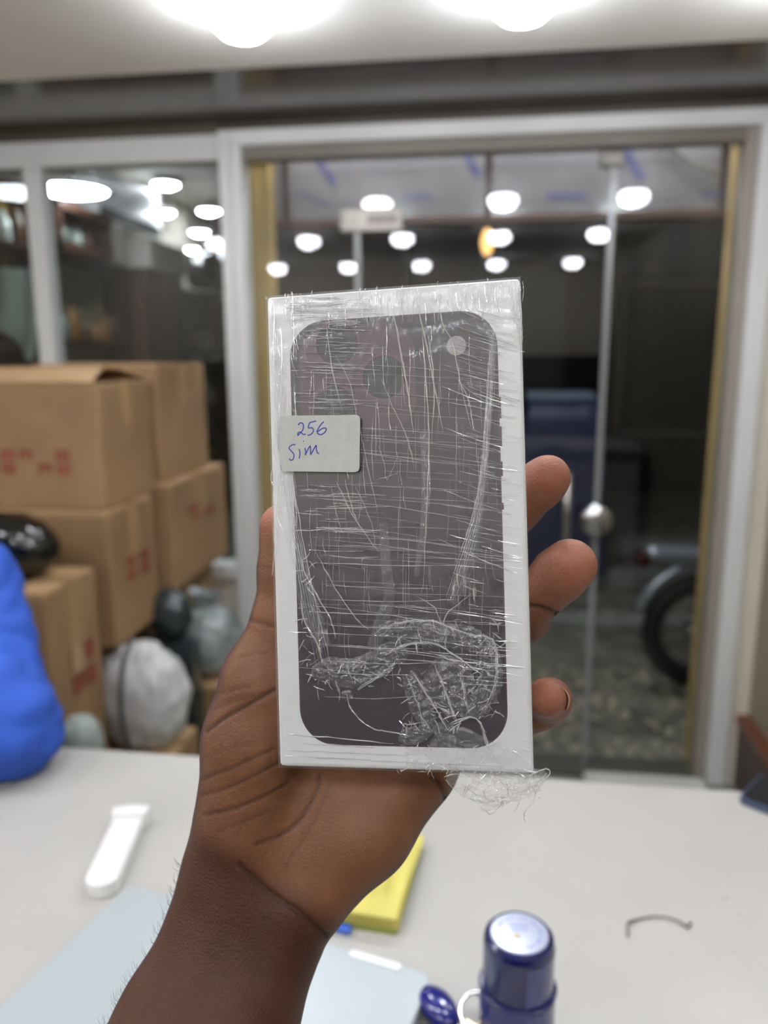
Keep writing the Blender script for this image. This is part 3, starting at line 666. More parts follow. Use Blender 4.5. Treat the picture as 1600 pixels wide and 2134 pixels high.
MB().box((.2, .01, -.05), (.26, .05, a[2])).build('pole', BLACK, sb)
# warm lamp
wl = at(1015, 505, 1, 6.5)
t = empty('street_lamp', (wl[0], 6.5, -.05), label='warm glowing street bulb far outside above the box', cat='lamp')
MB().tube([(0, .1, 0), (0, .1, wl[2]+.35), (0, .05, wl[2]+.42), (0, 0, wl[2]+.3)], .025, 10).build('pole', BLACK, t)
MB().lathe([(.01, .11), (.035, .07), (.05, 0), (.035, -.07), (.01, -.1)], (0, 0, wl[2]+.05), 20).build('bulb', mat('warm_bulb', (255, 196, 120), .4, emit=3), t, smooth=True)
MB().lathe([(.03, .2), (.12, .12), (.13, .10)], (0, 0, wl[2]+.05), 20).build('lamp_shade', mat('rusty_shade', (120, 80, 40), .5), t, smooth=True)
# tarp covered stall
q0, q1 = at(1105, 1010, 1, 5.2), at(1240, 835, 1, 5.2)
sl = empty('market_stall', ((q0[0]+q1[0])/2, 5.4, -.05), label='street stall covered with a dark blue tarpaulin behind the fingers', cat='stall')
n = 24; V = []; wx = .42; top = q1[2]+.05
for i_ in range(n+1):
    for j_ in range(n+1):
        u, v = i_/n*2-1, j_/n*2-1; e = max(abs(u), abs(v)); z = top if e < .62 else top-(e-.62)/.38*(top-.12)
        z += .03*noise.noise(Vector((u*4, v*4, 1))); s_ = .62+.38*min(1, max(0, (e-.62)/.38))*.25
        k_ = 1 if e < .62 else s_/e*1.0+.0
        V.append((u*wx*(1 if e < .62 else (.62+(e-.62)*.25)/e), v*.5*(1 if e < .62 else (.62+(e-.62)*.25)/e), z))
MB().add(V, [(i_*(n+1)+j_, (i_+1)*(n+1)+j_, (i_+1)*(n+1)+j_+1, i_*(n+1)+j_+1) for i_ in range(n) for j_ in range(n)]).build('tarpaulin', mat('blue_tarp', (8, 18, 62), .5), sl, smooth=True)
for ex in (-1, 1):
    for ey in (-1, 1): MB().box((ex*.22-.02, ey*.26-.02, 0), (ex*.22+.02, ey*.26+.02, top-.02)).build('leg', WOODD, sl)
MB().box((-.24, -.2, top+.0), (.2, .2, top+.05)).build('pale_tray', mat('pale_plastic_tray', (110, 122, 140), .5), sl, bevel=.01)
# motorcycle, seen end on beside the right jamb
mx = at(1440, 1440, 2, -.05)
mc = empty('motorcycle', (mx[0]+.66, mx[1]+.12, -.05), math.radians(6), label='parked motorcycle outside, its tail showing beside the right door jamb', cat='motorcycle')
TY = mat('tyre_rubber', (18, 18, 18), .7)
def wheel(x):
    tp_ = [(x+.24*math.cos(t), 0, .28+.24*math.sin(t)) for t in np.linspace(0, 2*math.pi, 37)]
    t_ = MB().tube(tp_, .042, 12, False).build('wheel', TY, mc, smooth=True)
    r_ = MB().tube([(x+.195*math.cos(t), 0, .28+.195*math.sin(t)) for t in np.linspace(0, 2*math.pi, 37)], .014, 8, False)
    for k in range(12):
        a_ = k*math.pi/6; r_.tube([(x, .02*(1 if k % 2 else -1), .28), (x+.19*math.cos(a_), 0, .28+.19*math.sin(a_))], .003, 5)
    r_.tube([(x, -.05, .28), (x, .05, .28)], .03, 12).build('rim', CHROME, t_, smooth=True)
wheel(-.62); wheel(.62)
MB().tube([(-.62, .07, .28), (-.25, .08, .34), (.1, .06, .38), (.42, .04, .78), (.62, .08, .28)], .018, 8).tube([(-.62, -.07, .28), (-.25, -.08, .34), (.1, -.06, .38), (.42, -.04, .78), (.62, -.08, .28)], .018, 8).tube([(-.7, 0, .66), (-.3, 0, .6), (.42, 0, .74)], .022, 8).build('frame', BLACK, mc, smooth=True)
s = SDF((-.2, -.2, .25), (.5, .2, .95), .012); s.cone((.0, 0, .70), (.28, 0, .74), .09, .10, .03); P, Q = s.mesh(); np_mesh('fuel_tank', P, Q, mat('maroon_paint', (70, 18, 22), .2, coat=.8), mc)
s = SDF((-.3, -.2, .2), (.4, .2, .65), .012); s.cone((-.02, 0, .36), (.14, 0, .46), .10, .09, .03, sc=(1, 1.2, 1)); P, Q = s.mesh(); np_mesh('engine', P, Q, mat('engine_metal', (90, 90, 92), .4, metal=.7), mc)
s = SDF((-.9, -.2, .55), (.1, .2, .85), .012); s.cone((-.6, 0, .72), (-.08, 0, .71), .05, .06, .03, sc=(1, .55, 1)); P, Q = s.mesh(); np_mesh('seat', P, Q, BLACK, mc)
s = SDF((-1.1, -.2, .4), (-.5, .2, .85), .010); s.cone((-.88, 0, .66), (-.62, 0, .64), .035, .05, .02, sc=(1, .6, 1)); P, Q = s.mesh(); np_mesh('tail_fairing', P, Q, mat('silver_paint', (170, 172, 182), .2, metal=.5, coat=.7), mc)
MB().tube([(-.62+.31*math.cos(t), 0, .30+.31*math.sin(t)) for t in np.linspace(.5, 2.9, 14)], .03, 8).build('mudguard', MATS['silver_paint'], mc, smooth=True)
MB().box((-.95, -.05, .60), (-.90, .05, .66)).build('tail_light', mat('red_lens', (70, 14, 18), .15, coat=.6), mc, bevel=.01)
MB().tube([(.36, -.33, 1.0), (.42, -.2, .98), (.46, 0, .92), (.42, .2, .98), (.36, .33, 1.0)], .014, 8).build('handlebar', CHROME, mc, smooth=True)
MB().lathe([(.02, -.05), (.07, -.03), (.08, .02), (.07, .03)], n=20, M=Matrix.Translation((.55, 0, .86)) @ Matrix.Rotation(math.pi/2, 4, 'Y')).build('headlight', CHROME, mc, smooth=True)
MB().tube([(0, -.1, .3), (-.3, -.13, .26), (-.75, -.14, .34)], [.02, .03, .035], 10).build('exhaust', CHROME, mc, smooth=True)
MB().tube([(.0, .06, .3), (-.02, .16, .02)], .012, 8).build('kickstand', BLACK, mc)

# ------------------------------------------------------------------ the shop seen through the left window
NX, NY0, NY1, NZ = -2.7, YW+.26, 8.8, 2.82
NWALL = mat('neighbour_wall', (196, 190, 176), .6, var=.05, vscale=1)
struct('wall_far_side', MB().box((NX-.1, NY0, -.05), (NX, NY1, NZ)), NWALL)
struct('wall_far_end', MB().box((NX-.1, NY1, -.05), (-.93, NY1+.1, NZ)), NWALL)
struct('wall_partition', MB().box((-.98, NY0, -.05), (-.93, NY1, NZ)), mat('partition_dark', (60, 54, 48), .7))
struct('ceiling_neighbour', MB().box((NX-.1, NY0, NZ), (-.93, NY1+.1, NZ+.06)), WHITE)
struct('floor_neighbour', MB().box((NX-.1, NY0, -.05), (-.98, NY1, 0)), FLOOR)
EM2 = mat('neighbour_diffuser', LIGHTC, .5, emit=NEXT)
f2 = None
for k, (px, py, rr, lb) in enumerate(((150, 400, 2.0, 'largest, at the upper left'), (345, 387, 1, 'high up, right of the air conditioner'), (435, 442, 1, 'seen nearest the door jamb'), (347, 445, .6, 'small one just right of the air conditioner end'), (415, 486, .8, 'far one below the lamp nearest the jamb'), (400, 521, .5, 'farthest and lowest through the window'))):
    q = at(px, py, 2, NZ-.02)
    if q[1] > NY1-.25: q = at(px, py, 1, NY1-.35)
    if q[0] < NX+.28: q = at(px, py, 0, NX+(.36 if k == 0 else .28))
    if f2 is None:
        t = empty('ceiling_light'); f2 = t
        MB().lathe([(.11, 0), (.118, -.006), (.116, -.02), (.105, -.024)], n=32).build('rim', ALU, t, smooth=True)
        MB().lathe([(.005, -.055), (.05, -.048), (.09, -.03), (.104, -.012)], n=32).build('diffuser', EM2, t, smooth=True)
    else:
        t = f2.copy(); COL.objects.link(t)
        for ch in list(f2.children):
            c = ch.copy(); COL.objects.link(c); c.parent = t
    zl = min(NZ, q[2]+.03)
    t.location = (q[0], q[1], zl)
    if NZ-zl > .02: MB().tube([(0, 0, 0), (0, 0, NZ-zl)], .006, 8).build('stem', BLACK, t)
    t.scale = (rr, rr, 1)
    tag(t, 'round light in the neighbouring shop, '+lb, 'lamp', 'lights in the neighbouring shop')
for yy, lb in ((3.7, 'just inside the window'), (4.4, 'halfway along the partition')):  # two unseen lights added to brighten the cabinets
    t = f2.copy(); COL.objects.link(t)
    for ch in list(f2.children):
        if ch.name.startswith('stem'): continue
        c = ch.copy(); COL.objects.link(c); c.parent = t
    t.location = (-1.75, yy, NZ); t.scale = (1.3, 1.3, 1); tag(t, 'unseen round light added to brighten the neighbouring shop, '+lb, 'lamp', 'lights in the neighbouring shop')
# air conditioner
def xs(px, py, x): return at(px, py, 0, x)
a0 = xs(208, 430, NX+.22); a1 = xs(332, 480, NX+.22)
ac = empty('air_conditioner', (NX, (a0[1]+a1[1])/2, 0), label='white wall air conditioner with a black outlet slot through the window', cat='air conditioner')
hl = (a1[1]-a0[1])/2+.05; zt_ = a0[2]
MB().box((0.002, -hl, zt_-.05), (.22, hl, zt_+.26)).build('housing', mat('ac_white', (222, 224, 224), .35), ac, bevel=.03, seg=3)
MB().box((.10, -hl+.06, zt_-.065), (.228, hl-.06, zt_+.01)).build('outlet_slot', BLACK, ac)
MB().box((.12, -hl+.06, zt_-.075), (.235, hl-.06, zt_-.067)).build('louvre', MATS['ac_white'], ac)
# cabinets along the wall, seen at a slant
GOLD = mat('golden_shelf_back', (168, 128, 66), .5, var=.3, vscale=5)
BOT = [mat('jar_amber', (150, 100, 40), .2), mat('jar_white', (206, 206, 200), .2), mat('jar_clear_grey', (120, 128, 122), .15), mat('jar_brown', (80, 50, 30), .3)]
KN = {'jar_amber': 'amber jar', 'jar_white': 'white jar', 'jar_clear_grey': 'grey glass jar', 'jar_brown': 'dark brown jar'}
CNT = {}
def nth(nm, k):
    key = (nm, k, len([o for o in bpy.data.objects if o.name.startswith('display_cabinet')])); CNT[key] = CNT.get(key, 0)+1
    return ('first', 'second', 'third', 'fourth', 'fifth', 'sixth', 'seventh', 'eighth', 'ninth', 'tenth', 'eleventh', 'twelfth', 'thirteenth')[CNT[key]-1]
def cabinet(label, y0_, y1_, z0_, z1_, dep, back, shelves, frame=WOODD, short='', jars=True, glass=True):
    t = empty('display_cabinet', (NX+.001, (y0_+y1_)/2, z0_), label=label, cat='cabinet', group='wooden display cabinets of the neighbouring shop')
    h_ = (y1_-y0_)/2; H = z1_-z0_
    MB().box((0, -h_, 0), (.02, h_, H)).build('back_panel', back, t)
    MB().box((.02, -h_, 0), (dep, -h_+.03, H)).build('side_panel', frame, t); MB().box((.02, h_-.03, 0), (dep, h_, H)).build('side_panel', frame, t)
    MB().box((0, -h_, H-.04), (dep+.01, h_, H)).build('top_panel', frame, t); MB().box((0, -h_, 0), (dep, h_, .05)).build('bottom_panel', frame, t)
    nz = shelves
    for k in range(1, nz): MB().box((.02, -h_+.03, H*k/nz), (dep-.02, h_-.03, H*k/nz+.018)).build('shelf', frame, t)
    if glass: MB().add([(dep-.005, -h_+.03, .05), (dep-.005, h_-.03, .05), (dep-.005, h_-.03, H-.04), (dep-.005, -h_+.03, H-.04)], [(0, 1, 2, 3)]).build('glass_front', GLASS, t)
    if jars:
        for k in range(nz):
            zz = z0_+(H*k/nz+.0185 if k else .0505); yy = y0_+.1
            while yy < y1_-.1:
                rr_ = R.uniform(.03, .055); hh = max(.04, min(R.uniform(.1, .22), H/nz-.13))
                j_ = MB().lathe([(rr_*.8, 0), (rr_, .01), (rr_, hh*.7), (rr_*.5, hh*.82), (rr_*.5, hh)], n=14).build('jar', R.choice(BOT), smooth=True)
                j_.location = (NX+dep*.6, yy, zz); j_.data.materials[0]
                tag(j_, '%s %s from the near end, %s shelf of %s' % (nth(j_.data.materials[0].name, k), KN[j_.data.materials[0].name], ('bottom', 'second', 'third', 'top')[k if nz > 1 else 3], short), 'jar', 'jars in the '+short)
                yy += rr_*2+R.uniform(.02, .08)
    return t
dep = .20; xf = NX+dep
yc = [float(xs(px, 600, xf)[1]) for px in (5, 100, 195, 268, 350, 440)]
z1c = float(xs(180, 540, xf)[2])
cabinet('tall golden cabinet at the far left of the window glass', 3.45, max(yc[1], 3.8), 1.0, 2.45, dep, GOLD, 4, short='far-left golden cabinet')
cabinet('low dark cabinet under the golden one at far left', 3.45, max(yc[1], 3.8), 0, .99, dep, WOODD, 2, jars=False, glass=False)
zA = float(xs(140, 435, NX+.2)[2])
cabinet('upper glass-fronted golden cabinet left of the air conditioner', max(yc[1], 3.8)+.01, yc[2]+.1, z1c+.005, min(zA, 2.7), .3, GOLD, 1, short='golden wall cabinet')
z1c -= .0
cabinet('middle shelving unit with glass front, left part of the window', max(yc[1], 3.8)+.01, yc[3]-.01, 0, z1c, dep, mat('pale_back', (186, 170, 138), .5), 4, short='middle shelving unit')
cabinet('dark brown closed cupboard in the middle of the window view', yc[3], yc[4]-.01, 0, z1c, dep+.12, WOODD, 2, jars=False, glass=False)
MB().box((dep+.1, -(yc[4]-yc[3])/2, 0), (dep+.125, (yc[4]-yc[3])/2-.01, z1c)).build('cupboard_door', WOODD, bpy.data.objects['display_cabinet.004'])
cabinet('far shelving unit with pale bottles beside the door jamb', yc[4], min(yc[5]+.4, NY1-.05), 0, z1c-.05, dep, mat('grey_back', (176, 176, 164), .5), 4, short='far shelves')
# white storage box on the cabinets, black rounded bags beyond
zz = z1c
wb_ = MB().box((NX+.05, yc[3]-.05, zz), (NX+.40, yc[4]-.1, zz+.2)).build('white_storage_box', mat('white_card', (158, 155, 147), .5), bevel=.01); tag(wb_, 'large white box standing on top of the dark brown cupboard', 'box')
wb_ = MB().box((NX+.03, yc[2]+.13, zz), (NX+.25, yc[3]-.1, zz+.26)).build('white_storage_box', MATS['white_card'], bevel=.01); tag(wb_, 'flat white board box standing on the middle shelving below the air conditioner', 'box')
bag('round black bag on the far cabinet seen through the window near the jamb', (NX+.3, yc[4]+.52, z1c-.05+.17), (.16, .17, .16), BK, seed=21, neck=False, group='black bags on the far cabinet')
bag('larger black bag farther along the far cabinet, closest to the jamb', (NX+.33, yc[5]+.12, z1c-.05+.275), (.2, .2, .26), BK, seed=22, neck=False, group='black bags on the far cabinet')
q = at(443, 590, 1, 8.3); 
bs = empty('blue_screen', (q[0], 8.3, 0), label='small blue glowing screen in the neighbouring shop next to the jamb', cat='screen')
MB().box((-.06, 0, q[2]-.1), (.1, .03, q[2]+.1)).build('display', mat('blue_led', (70, 70, 200), .4, emit=1.2), bs); MB().box((.0, .005, 0), (.04, .025, q[2]-.1)).build('stand', BLACK, bs)
q = at(20, 620, 1, 2.84)
cl = MB().box((q[0]-.2, 2.84, 0), (q[0]+.12, 2.86, 1.98)); 
# pale cloth hanging left of the mullion
V = []; n1_, n2_ = 24, 20
for j_ in range(n2_+1):
    for i_ in range(n1_+1):
        u = i_/n1_; v = j_/n2_; V.append((-.26+.40*u-(.06*v*v if i_ > 12 else 0), .03*math.sin(u*18)+.01*noise.noise(Vector((u*6, v*5, 0))), -.40*v*(.8+.2*math.sin(u*7+1))))
t0 = at(30, 560, 1, 3.3)
t = MB().add(V, [(j_*(n1_+1)+i_, j_*(n1_+1)+i_+1, (j_+1)*(n1_+1)+i_+1, (j_+1)*(n1_+1)+i_) for j_ in range(n2_) for i_ in range(n1_)]).build('hanging_cloth', mat('pale_green_cloth', (176, 186, 176), .8), smooth=True)
t.location = (t0[0]-.02, 3.3, t0[2]); tag(t, 'pale greenish cloth hanging behind the glass at the far left edge', 'cloth')
sd = t.modifiers.new('thick', 'SOLIDIFY'); sd.thickness = .003
rk = empty('clothes_rail', (t0[0], 3.3, 0), label='dark rail carrying the pale cloth behind the left window', cat='rail')
MB().tube([(-.3, 0, 0), (-.3, 0, t0[2]+.01), (.14, 0, t0[2]+.01), (.14, 0, 0)], .012, 8).build('rail', BLACK, rk)
bp_ = MB().box((-.29, .07, 0), (.13, .09, t0[2]-.3)).build('lower_board', WOODD, rk)

# ------------------------------------------------------------------ THE BOX
cn = [(562, 618), (1092, 578), (1104, 1613), (575, 1598)]
rays = [_ray(*p) for p in cn]
A_ = np.array([rays[0], -rays[1], rays[2], -rays[3]]).T
t_ = np.linalg.svd(A_)[2][-1]; t_ = t_/t_[0]; PP = [a*b for a, b in zip(t_, rays)]
kk = .091/np.linalg.norm(PP[1]-PP[0]); PP = [CO+CM@(p*kk) for p in PP]
bc = sum(PP)/4; bu = _n((PP[1]-PP[0])+(PP[2]-PP[3])); bv = (PP[0]-PP[3])+(PP[1]-PP[2]); bv = _n(bv-bu*np.dot(bv, bu)); bn = np.cross(bu, bv)
BWd, BHt, BDp = .091, .1712, .027
bx = empty('phone_box', label='white phone box wrapped in crinkled cling film held up in the hand', cat='box')
bm_ = Matrix.Identity(4)
for i_ in range(3): bm_[i_][0] = bu[i_]; bm_[i_][1] = bv[i_]; bm_[i_][2] = bn[i_]; bm_[i_][3] = bc[i_]
bx.matrix_world = bm_
def bp(px, py):                          # photo pixel -> (u, v) on the box front
    d = CM @ _ray(px, py); t = np.dot(bc-CO, bn)/np.dot(d, bn); q = CO+d*t-bc; return float(np.dot(q, bu)), float(np.dot(q, bv))
CW = mat('white_coated_card', (222, 224, 223), .35, var=.02, vscale=20)
MB().box((-BWd/2, -BHt/2, -BDp), (BWd/2, BHt/2, 0)).build('carton', CW, bx, bevel=.0016, seg=3)
MB().box((-BWd/2-.0003, -BHt/2-.0003, -BDp*.62), (BWd/2+.0003, BHt/2+.0003, -BDp*.62+.0005)).build('lid_gap', mat('lid_gap_grey', (120, 120, 120), .7), bx)
p00, p11 = bp(618, 1553), bp(1045, 655)
u0, u1 = bp(617, 1100)[0], bp(1044, 1100)[0]; v0 = bp(840, 1553)[1]; v1 = bp(830, 660)[1]
PH = mat('dark_plum_print', (32, 20, 34), .3, var=.08, vscale=40)
poly = rrect(u0, v0, u1, v1, .0125, 12)
pr2 = MB().prism(poly, .00005, .0002).build('printed_phone', PH, bx)
MB().prism(rrect(u0-.0005, v0-.0005, u1+.0005, v1+.0005, .013, 12), .00001, .00006).build('printed_edge', mat('plum_edge_print', (66, 36, 50), .3), pr2)
for (ya_, yb_) in ((828, 872), (888, 930), (962, 992), (1048, 1062)):
    MB().box((u1, bp(1044, yb_)[1], .00005), (u1+.0011, bp(1044, ya_)[1], .0002)).build('printed_button', MATS['plum_edge_print'], pr2, label_ := None) if False else MB().box((u1, bp(1044, yb_)[1], .00005), (u1+.0011, bp(1044, ya_)[1], .0002)).build('printed_button', MATS['plum_edge_print'], pr2)
c0, c1_ = bp(628, 905), bp(862, 668)
MB().prism(rrect(c0[0], c0[1], c1_[0], c1_[1], .011, 10), .0002, .0003).build('printed_camera_plateau', mat('plum_plateau_print', (66, 36, 52), .3, var=.1, vscale=60), pr2)
for (px, py) in ((702, 716), (697, 850), (800, 786)):
    q = bp(px, py)
    def disc(r, z0, z1, nm, m): MB().lathe([(r, z0), (r, z1)], (q[0], q[1], 0), 40).build(nm, m, pr2)
    disc(.0083, .0003, .00036, 'printed_lens_ring', mat('lens_ring_print', (98, 66, 82), .25))
    disc(.0077, .00036, .0004, 'printed_lens', mat('lens_print', (32, 32, 40), .15))
    disc(.0040, .0004, .00044, 'printed_lens_core', mat('lens_core_print', (18, 26, 34), .1))
q = bp(951, 721)
MB().lathe([(.0034, .0005), (.0034, .0006)], (q[0], q[1], 0), 32).build('pale_dot', mat('grey_dot', (158, 156, 156), .5), bx)  # flat pale grey disc on the box front
# label
lw = [(240, 205), (1340, 190), (1385, 205), (1405, 245), (1395, 985), (1375, 1035), (1330, 1052), (255, 1040), (235, 1000), (200, 860), (190, 640), (200, 260), (212, 225)]
def lz(x, y): return 560+x/7.2727, 840+y/7.2727
lp_ = [bp(*lz(*q)) for q in lw]
LZ = .0024
lbm = MB().prism(lp_[::-1], LZ, LZ+.00018).build('paper_label', mat('grey_white_label_paper', (186, 190, 184), .6, var=.04, vscale=300), bx)
lbm['label'] = 'rounded off-white sticker with handwriting'
lc = bp(*lz(200, 620))
strokes = [[(475, 345), (500, 315), (540, 320), (555, 370), (535, 430), (490, 480), (468, 500), (475, 460), (515, 450), (550, 485), (590, 478)],
 [(640, 310), (690, 295), (745, 283)], [(645, 312), (628, 385), (680, 385), (705, 420), (685, 465), (640, 495), (618, 492)],
 [(862, 295), (820, 330), (775, 400), (757, 450), (790, 485), (840, 480), (885, 440), (895, 400), (870, 388), (820, 405), (768, 445)],
 [(435, 640), (395, 638), (350, 665), (340, 700), (380, 745), (410, 790), (400, 850), (370, 872), (338, 852)],
 [(488, 705), (502, 770), (490, 848)],
 [(575, 690), (588, 745), (580, 795), (615, 720), (655, 658), (660, 720), (662, 787), (700, 720), (745, 648), (748, 700), (760, 755), (792, 775)]]
hw = MB()
def smoothp(pts, n=5):
    out = []
    for i_ in range(len(pts)-1):
        p0_, p1_, p2_, p3_ = pts[max(i_-1, 0)], pts[i_], pts[i_+1], pts[min(i_+2, len(pts)-1)]
        for k in range(n):
            t = k/n; out.append(tuple(.5*((2*p1_[a])+(-p0_[a]+p2_[a])*t+(2*p0_[a]-5*p1_[a]+4*p2_[a]-p3_[a])*t*t+(-p0_[a]+3*p1_[a]-3*p2_[a]+p3_[a])*t**3) for a in range(len(p1_))))
    return out+[pts[-1]]
for st_ in strokes:
    hw.tube([(*bp(*lz(*q)), LZ+.00018) for q in smoothp(st_)], .00022, 6)
hw.build('handwriting', mat('blue_biro', (62, 66, 168), .5), lbm)['label'] = 'blue handwriting reading 256 Sim'
q = bp(*lz(553, 587)); MB().lathe([(.0002, LZ+.0001), (.0002, LZ+.0003)], (q[0], q[1], 0), 10).build('ink_dot', BLACK, lbm)

# cling film : sheet, wrinkle ridges, folds, crumples
FS = film_mat('film_sheet', .07, .22, .35, 260, (1, .35, 1))
def ridge_mat():
    m = bpy.data.materials.new('film_ridge'); m.use_nodes = True; nt = m.node_tree; N = nt.nodes; L = nt.links; N.remove(N['Principled BSDF'])
    t = N.new('ShaderNodeBsdfTransparent'); d = N.new('ShaderNodeBsdfDiffuse'); d.inputs[0].default_value = (.9, .92, .95, 1)
    g = N.new('ShaderNodeBsdfGlossy'); g.inputs['Roughness'].default_value = .22; g.inputs[0].default_value = (1, 1, 1, 1)
    tr = N.new('ShaderNodeBsdfTranslucent'); tr.inputs[0].default_value = (.9, .92, .95, 1)
    e = N.new('ShaderNodeMixShader'); e.inputs[0].default_value = .4; L.new(d.outputs[0], e.inputs[1]); L.new(tr.outputs[0], e.inputs[2])
    a = N.new('ShaderNodeMixShader'); a.inputs[0].default_value = .6; L.new(e.outputs[0], a.inputs[1]); L.new(g.outputs[0], a.inputs[2])
    b = N.new('ShaderNodeMixShader'); b.inputs[0].default_value = .66; L.new(t.outputs[0], b.inputs[1]); L.new(a.outputs[0], b.inputs[2])
    L.new(b.outputs[0], N['Material Output'].inputs[0]); return m
FR = ridge_mat()
FC = film_mat('film_crumple', .05, .07, .6, 500, col=(236, 240, 244), f0=.13)
FM = film_mat('film_fold', .07, .12, .5, 700, (1, .3, 1), col=(220, 226, 236))
nx_, ny_ = 60, 110; V = []
for j_ in range(ny_+1):
    for i_ in range(nx_+1):
        u = -BWd/2-.0002+(BWd+.0004)*i_/nx_; v = -BHt/2-.0002+(BHt+.0004)*j_/ny_
        z = .0009+.00035*noise.noise(Vector((u*90, v*40, 0)))+.0002*noise.noise(Vector((u*60, v*400, 4)))
        e_ = min(u+BWd/2, BWd/2-u, v+BHt/2, BHt/2-v); z = z if e_ > .002 else z*.6
        V.append((u, v, z))
base_n = len(V)
Fq = [(j_*(nx_+1)+i_, j_*(nx_+1)+i_+1, (j_+1)*(nx_+1)+i_+1, (j_+1)*(nx_+1)+i_) for j_ in range(ny_) for i_ in range(nx_)]
fm = MB().add(V, Fq)
# the film turns round the edges onto the sides
rim = [j_*(nx_+1) for j_ in range(ny_, -1, -1)]+[i_ for i_ in range(1, nx_+1)]+[j_*(nx_+1)+nx_ for j_ in range(1, ny_+1)]+[ny_*(nx_+1)+i_ for i_ in range(nx_-1, -1, -1)]
rv = []
for k, ix in enumerate(rim):
    u, v, z = V[ix]; b_ = .0001+.0005*abs(noise.noise(Vector((u*120, v*120, 7))))
    rv.append((u*(1+b_/.045), v*(1+b_/.085), -BDp-.0003))
o0 = len(fm.v); fm.v += rv
fm.f += [(rim[k], o0+k, o0+(k+1) % len(rim), rim[(k+1) % len(rim)]) for k in range(len(rim)-1)]
film = fm.build('cling_film', FS, bx, smooth=True)
film['label'] = 'clear crinkled cling film stretched over the box'

rd = MB()
def ridge(pts, wpx=2.2, hgt=.0003, z=.0011, jit=.9, sub=7, taper=True):
    P_ = smoothp([tuple(p) for p in pts], sub) if len(pts) > 2 else [tuple(np.array(pts[0])+(np.array(pts[-1])-np.array(pts[0]))*k/8) for k in range(9)]
    n_ = len(P_); ww = .00019*wpx/2; sd_ = R.uniform(0, 99); base = len(rd.v); vs = []
    for i_, p in enumerate(P_):
        q = bp(p[0]+R.uniform(-jit, jit)*.6, p[1]+R.uniform(-jit, jit)*.6)
        a = bp(*P_[max(0, i_-1)]); b = bp(*P_[min(n_-1, i_+1)]); d = Vector((b[0]-a[0], b[1]-a[1])).normalized(); nn = Vector((-d.y, d.x))
        t = i_/(n_-1); tp2 = min(1, 4*t+.15, 4*(1-t)+.15) if taper else 1
        f_ = tp2*(.45+.9*abs(noise.noise(Vector((sd_, i_*.9, 0))))+.3*R.random())
        for e in (-1, 1): vs.append((q[0]+nn.x*ww*f_*e, q[1]+nn.y*ww*f_*e, z))
        vs.append((q[0]+nn.x*ww*.3*R.uniform(-1, 1), q[1]+nn.y*ww*.3*R.uniform(-1, 1), z+hgt*f_*.34))
    fs = []
    for i_ in range(n_-1): fs += [(i_*3, (i_+1)*3, (i_+1)*3+2, i_*3+2), (i_*3+2, (i_+1)*3+2, (i_+1)*3+1, i_*3+1)]
    rd.add(vs, fs)
def U(a, b): return R.uniform(a, b)
def inx(x, y): return 560 < x < 1100 and 590 < y < 1605
for _ in range(110):      # along the right margin, slanting
    y = U(660, 1450); L_ = U(25, 130); x = U(1000, 1094) if R.random() < .6 else U(1040, 1094); s_ = U(.12, .42) if y < 1250 else U(.02, .15); x0_ = max(x-L_, 700)
    ridge([(x0_, y-s_*(x-x0_)), ((x+x0_)/2, y-s_*(x-x0_)*.45), (x, y)], U(.8, 2.4), U(.0001, .0004))
for _ in range(70):       # long thin bands across
    y = U(760, 1400); x0_ = U(600, 850); x1_ = min(1090, x0_+U(150, 420)); s_ = U(.03, .15)
    ridge([(x0_, y), ((x0_+x1_)/2, y+s_*(x1_-x0_)*.4), (x1_, y+s_*(x1_-x0_))], U(.6, 1.3), U(.0001, .0002))
for _ in range(150):      # fringe under the top edge
    x = U(590, 1090); y = 612-(x-562)*.068+U(0, 40); L_ = U(8, 60); ridge([(x, y), (x+U(-3, 3), y+L_*.5), (x+U(-4, 8), y+L_)], U(.7, 2.2), U(.0002, .0005))
for _ in range(80):       # left margin, upright
    x = U(566, 622); y = U(625, 1100); L_ = U(20, 120); ridge([(x, y), (x+U(-3, 5), y+L_*.5), (x+U(-2, 12), y+L_)], U(.8, 2.4), U(.0002, .0005))
for _ in range(95):       # bright short streaks over the lenses and below the label
    y = U(665, 870) if R.random() < .6 else U(1000, 1110); x = U(605, 700); L_ = U(25, 120); s_ = U(-.05, .07)
    ridge([(x, y), (x+L_*.5, y+s_*L_*.5+U(-2, 2)), (x+L_, y+s_*L_)], U(1.2, 3.0), U(.0003, .0006))
for _ in range(40):       # streaks in the top left white area
    y = U(620, 690); x = U(590, 700); L_ = U(25, 120); s_ = U(-.08, .02); ridge([(x, y), (x+L_*.5, y+s_*L_*.5), (x+L_, y+s_*L_)], U(1.2, 2.8), U(.0003, .0006))
for _ in range(150):      # fine upright strain lines over the print
    x = U(625, 1035); y = U(670, 1350); L_ = U(25, 140); ridge([(x, y), (x+U(-3, 3), y+L_*.5), (x+U(-5, 8), y+L_)], U(.5, .9), .0001)
for y in (1098, 1146, 1156, 1172, 1220, 1248, 1274, 1302, 1344, 1376, 1400, 1450):
    x0_ = U(645, 690); x1_ = x0_+U(90, 300); ridge([(x0_, y), ((x0_+x1_)/2, y+U(2, 7)), (x1_, y+U(-2, 8))], U(1.6, 2.4), .0004)
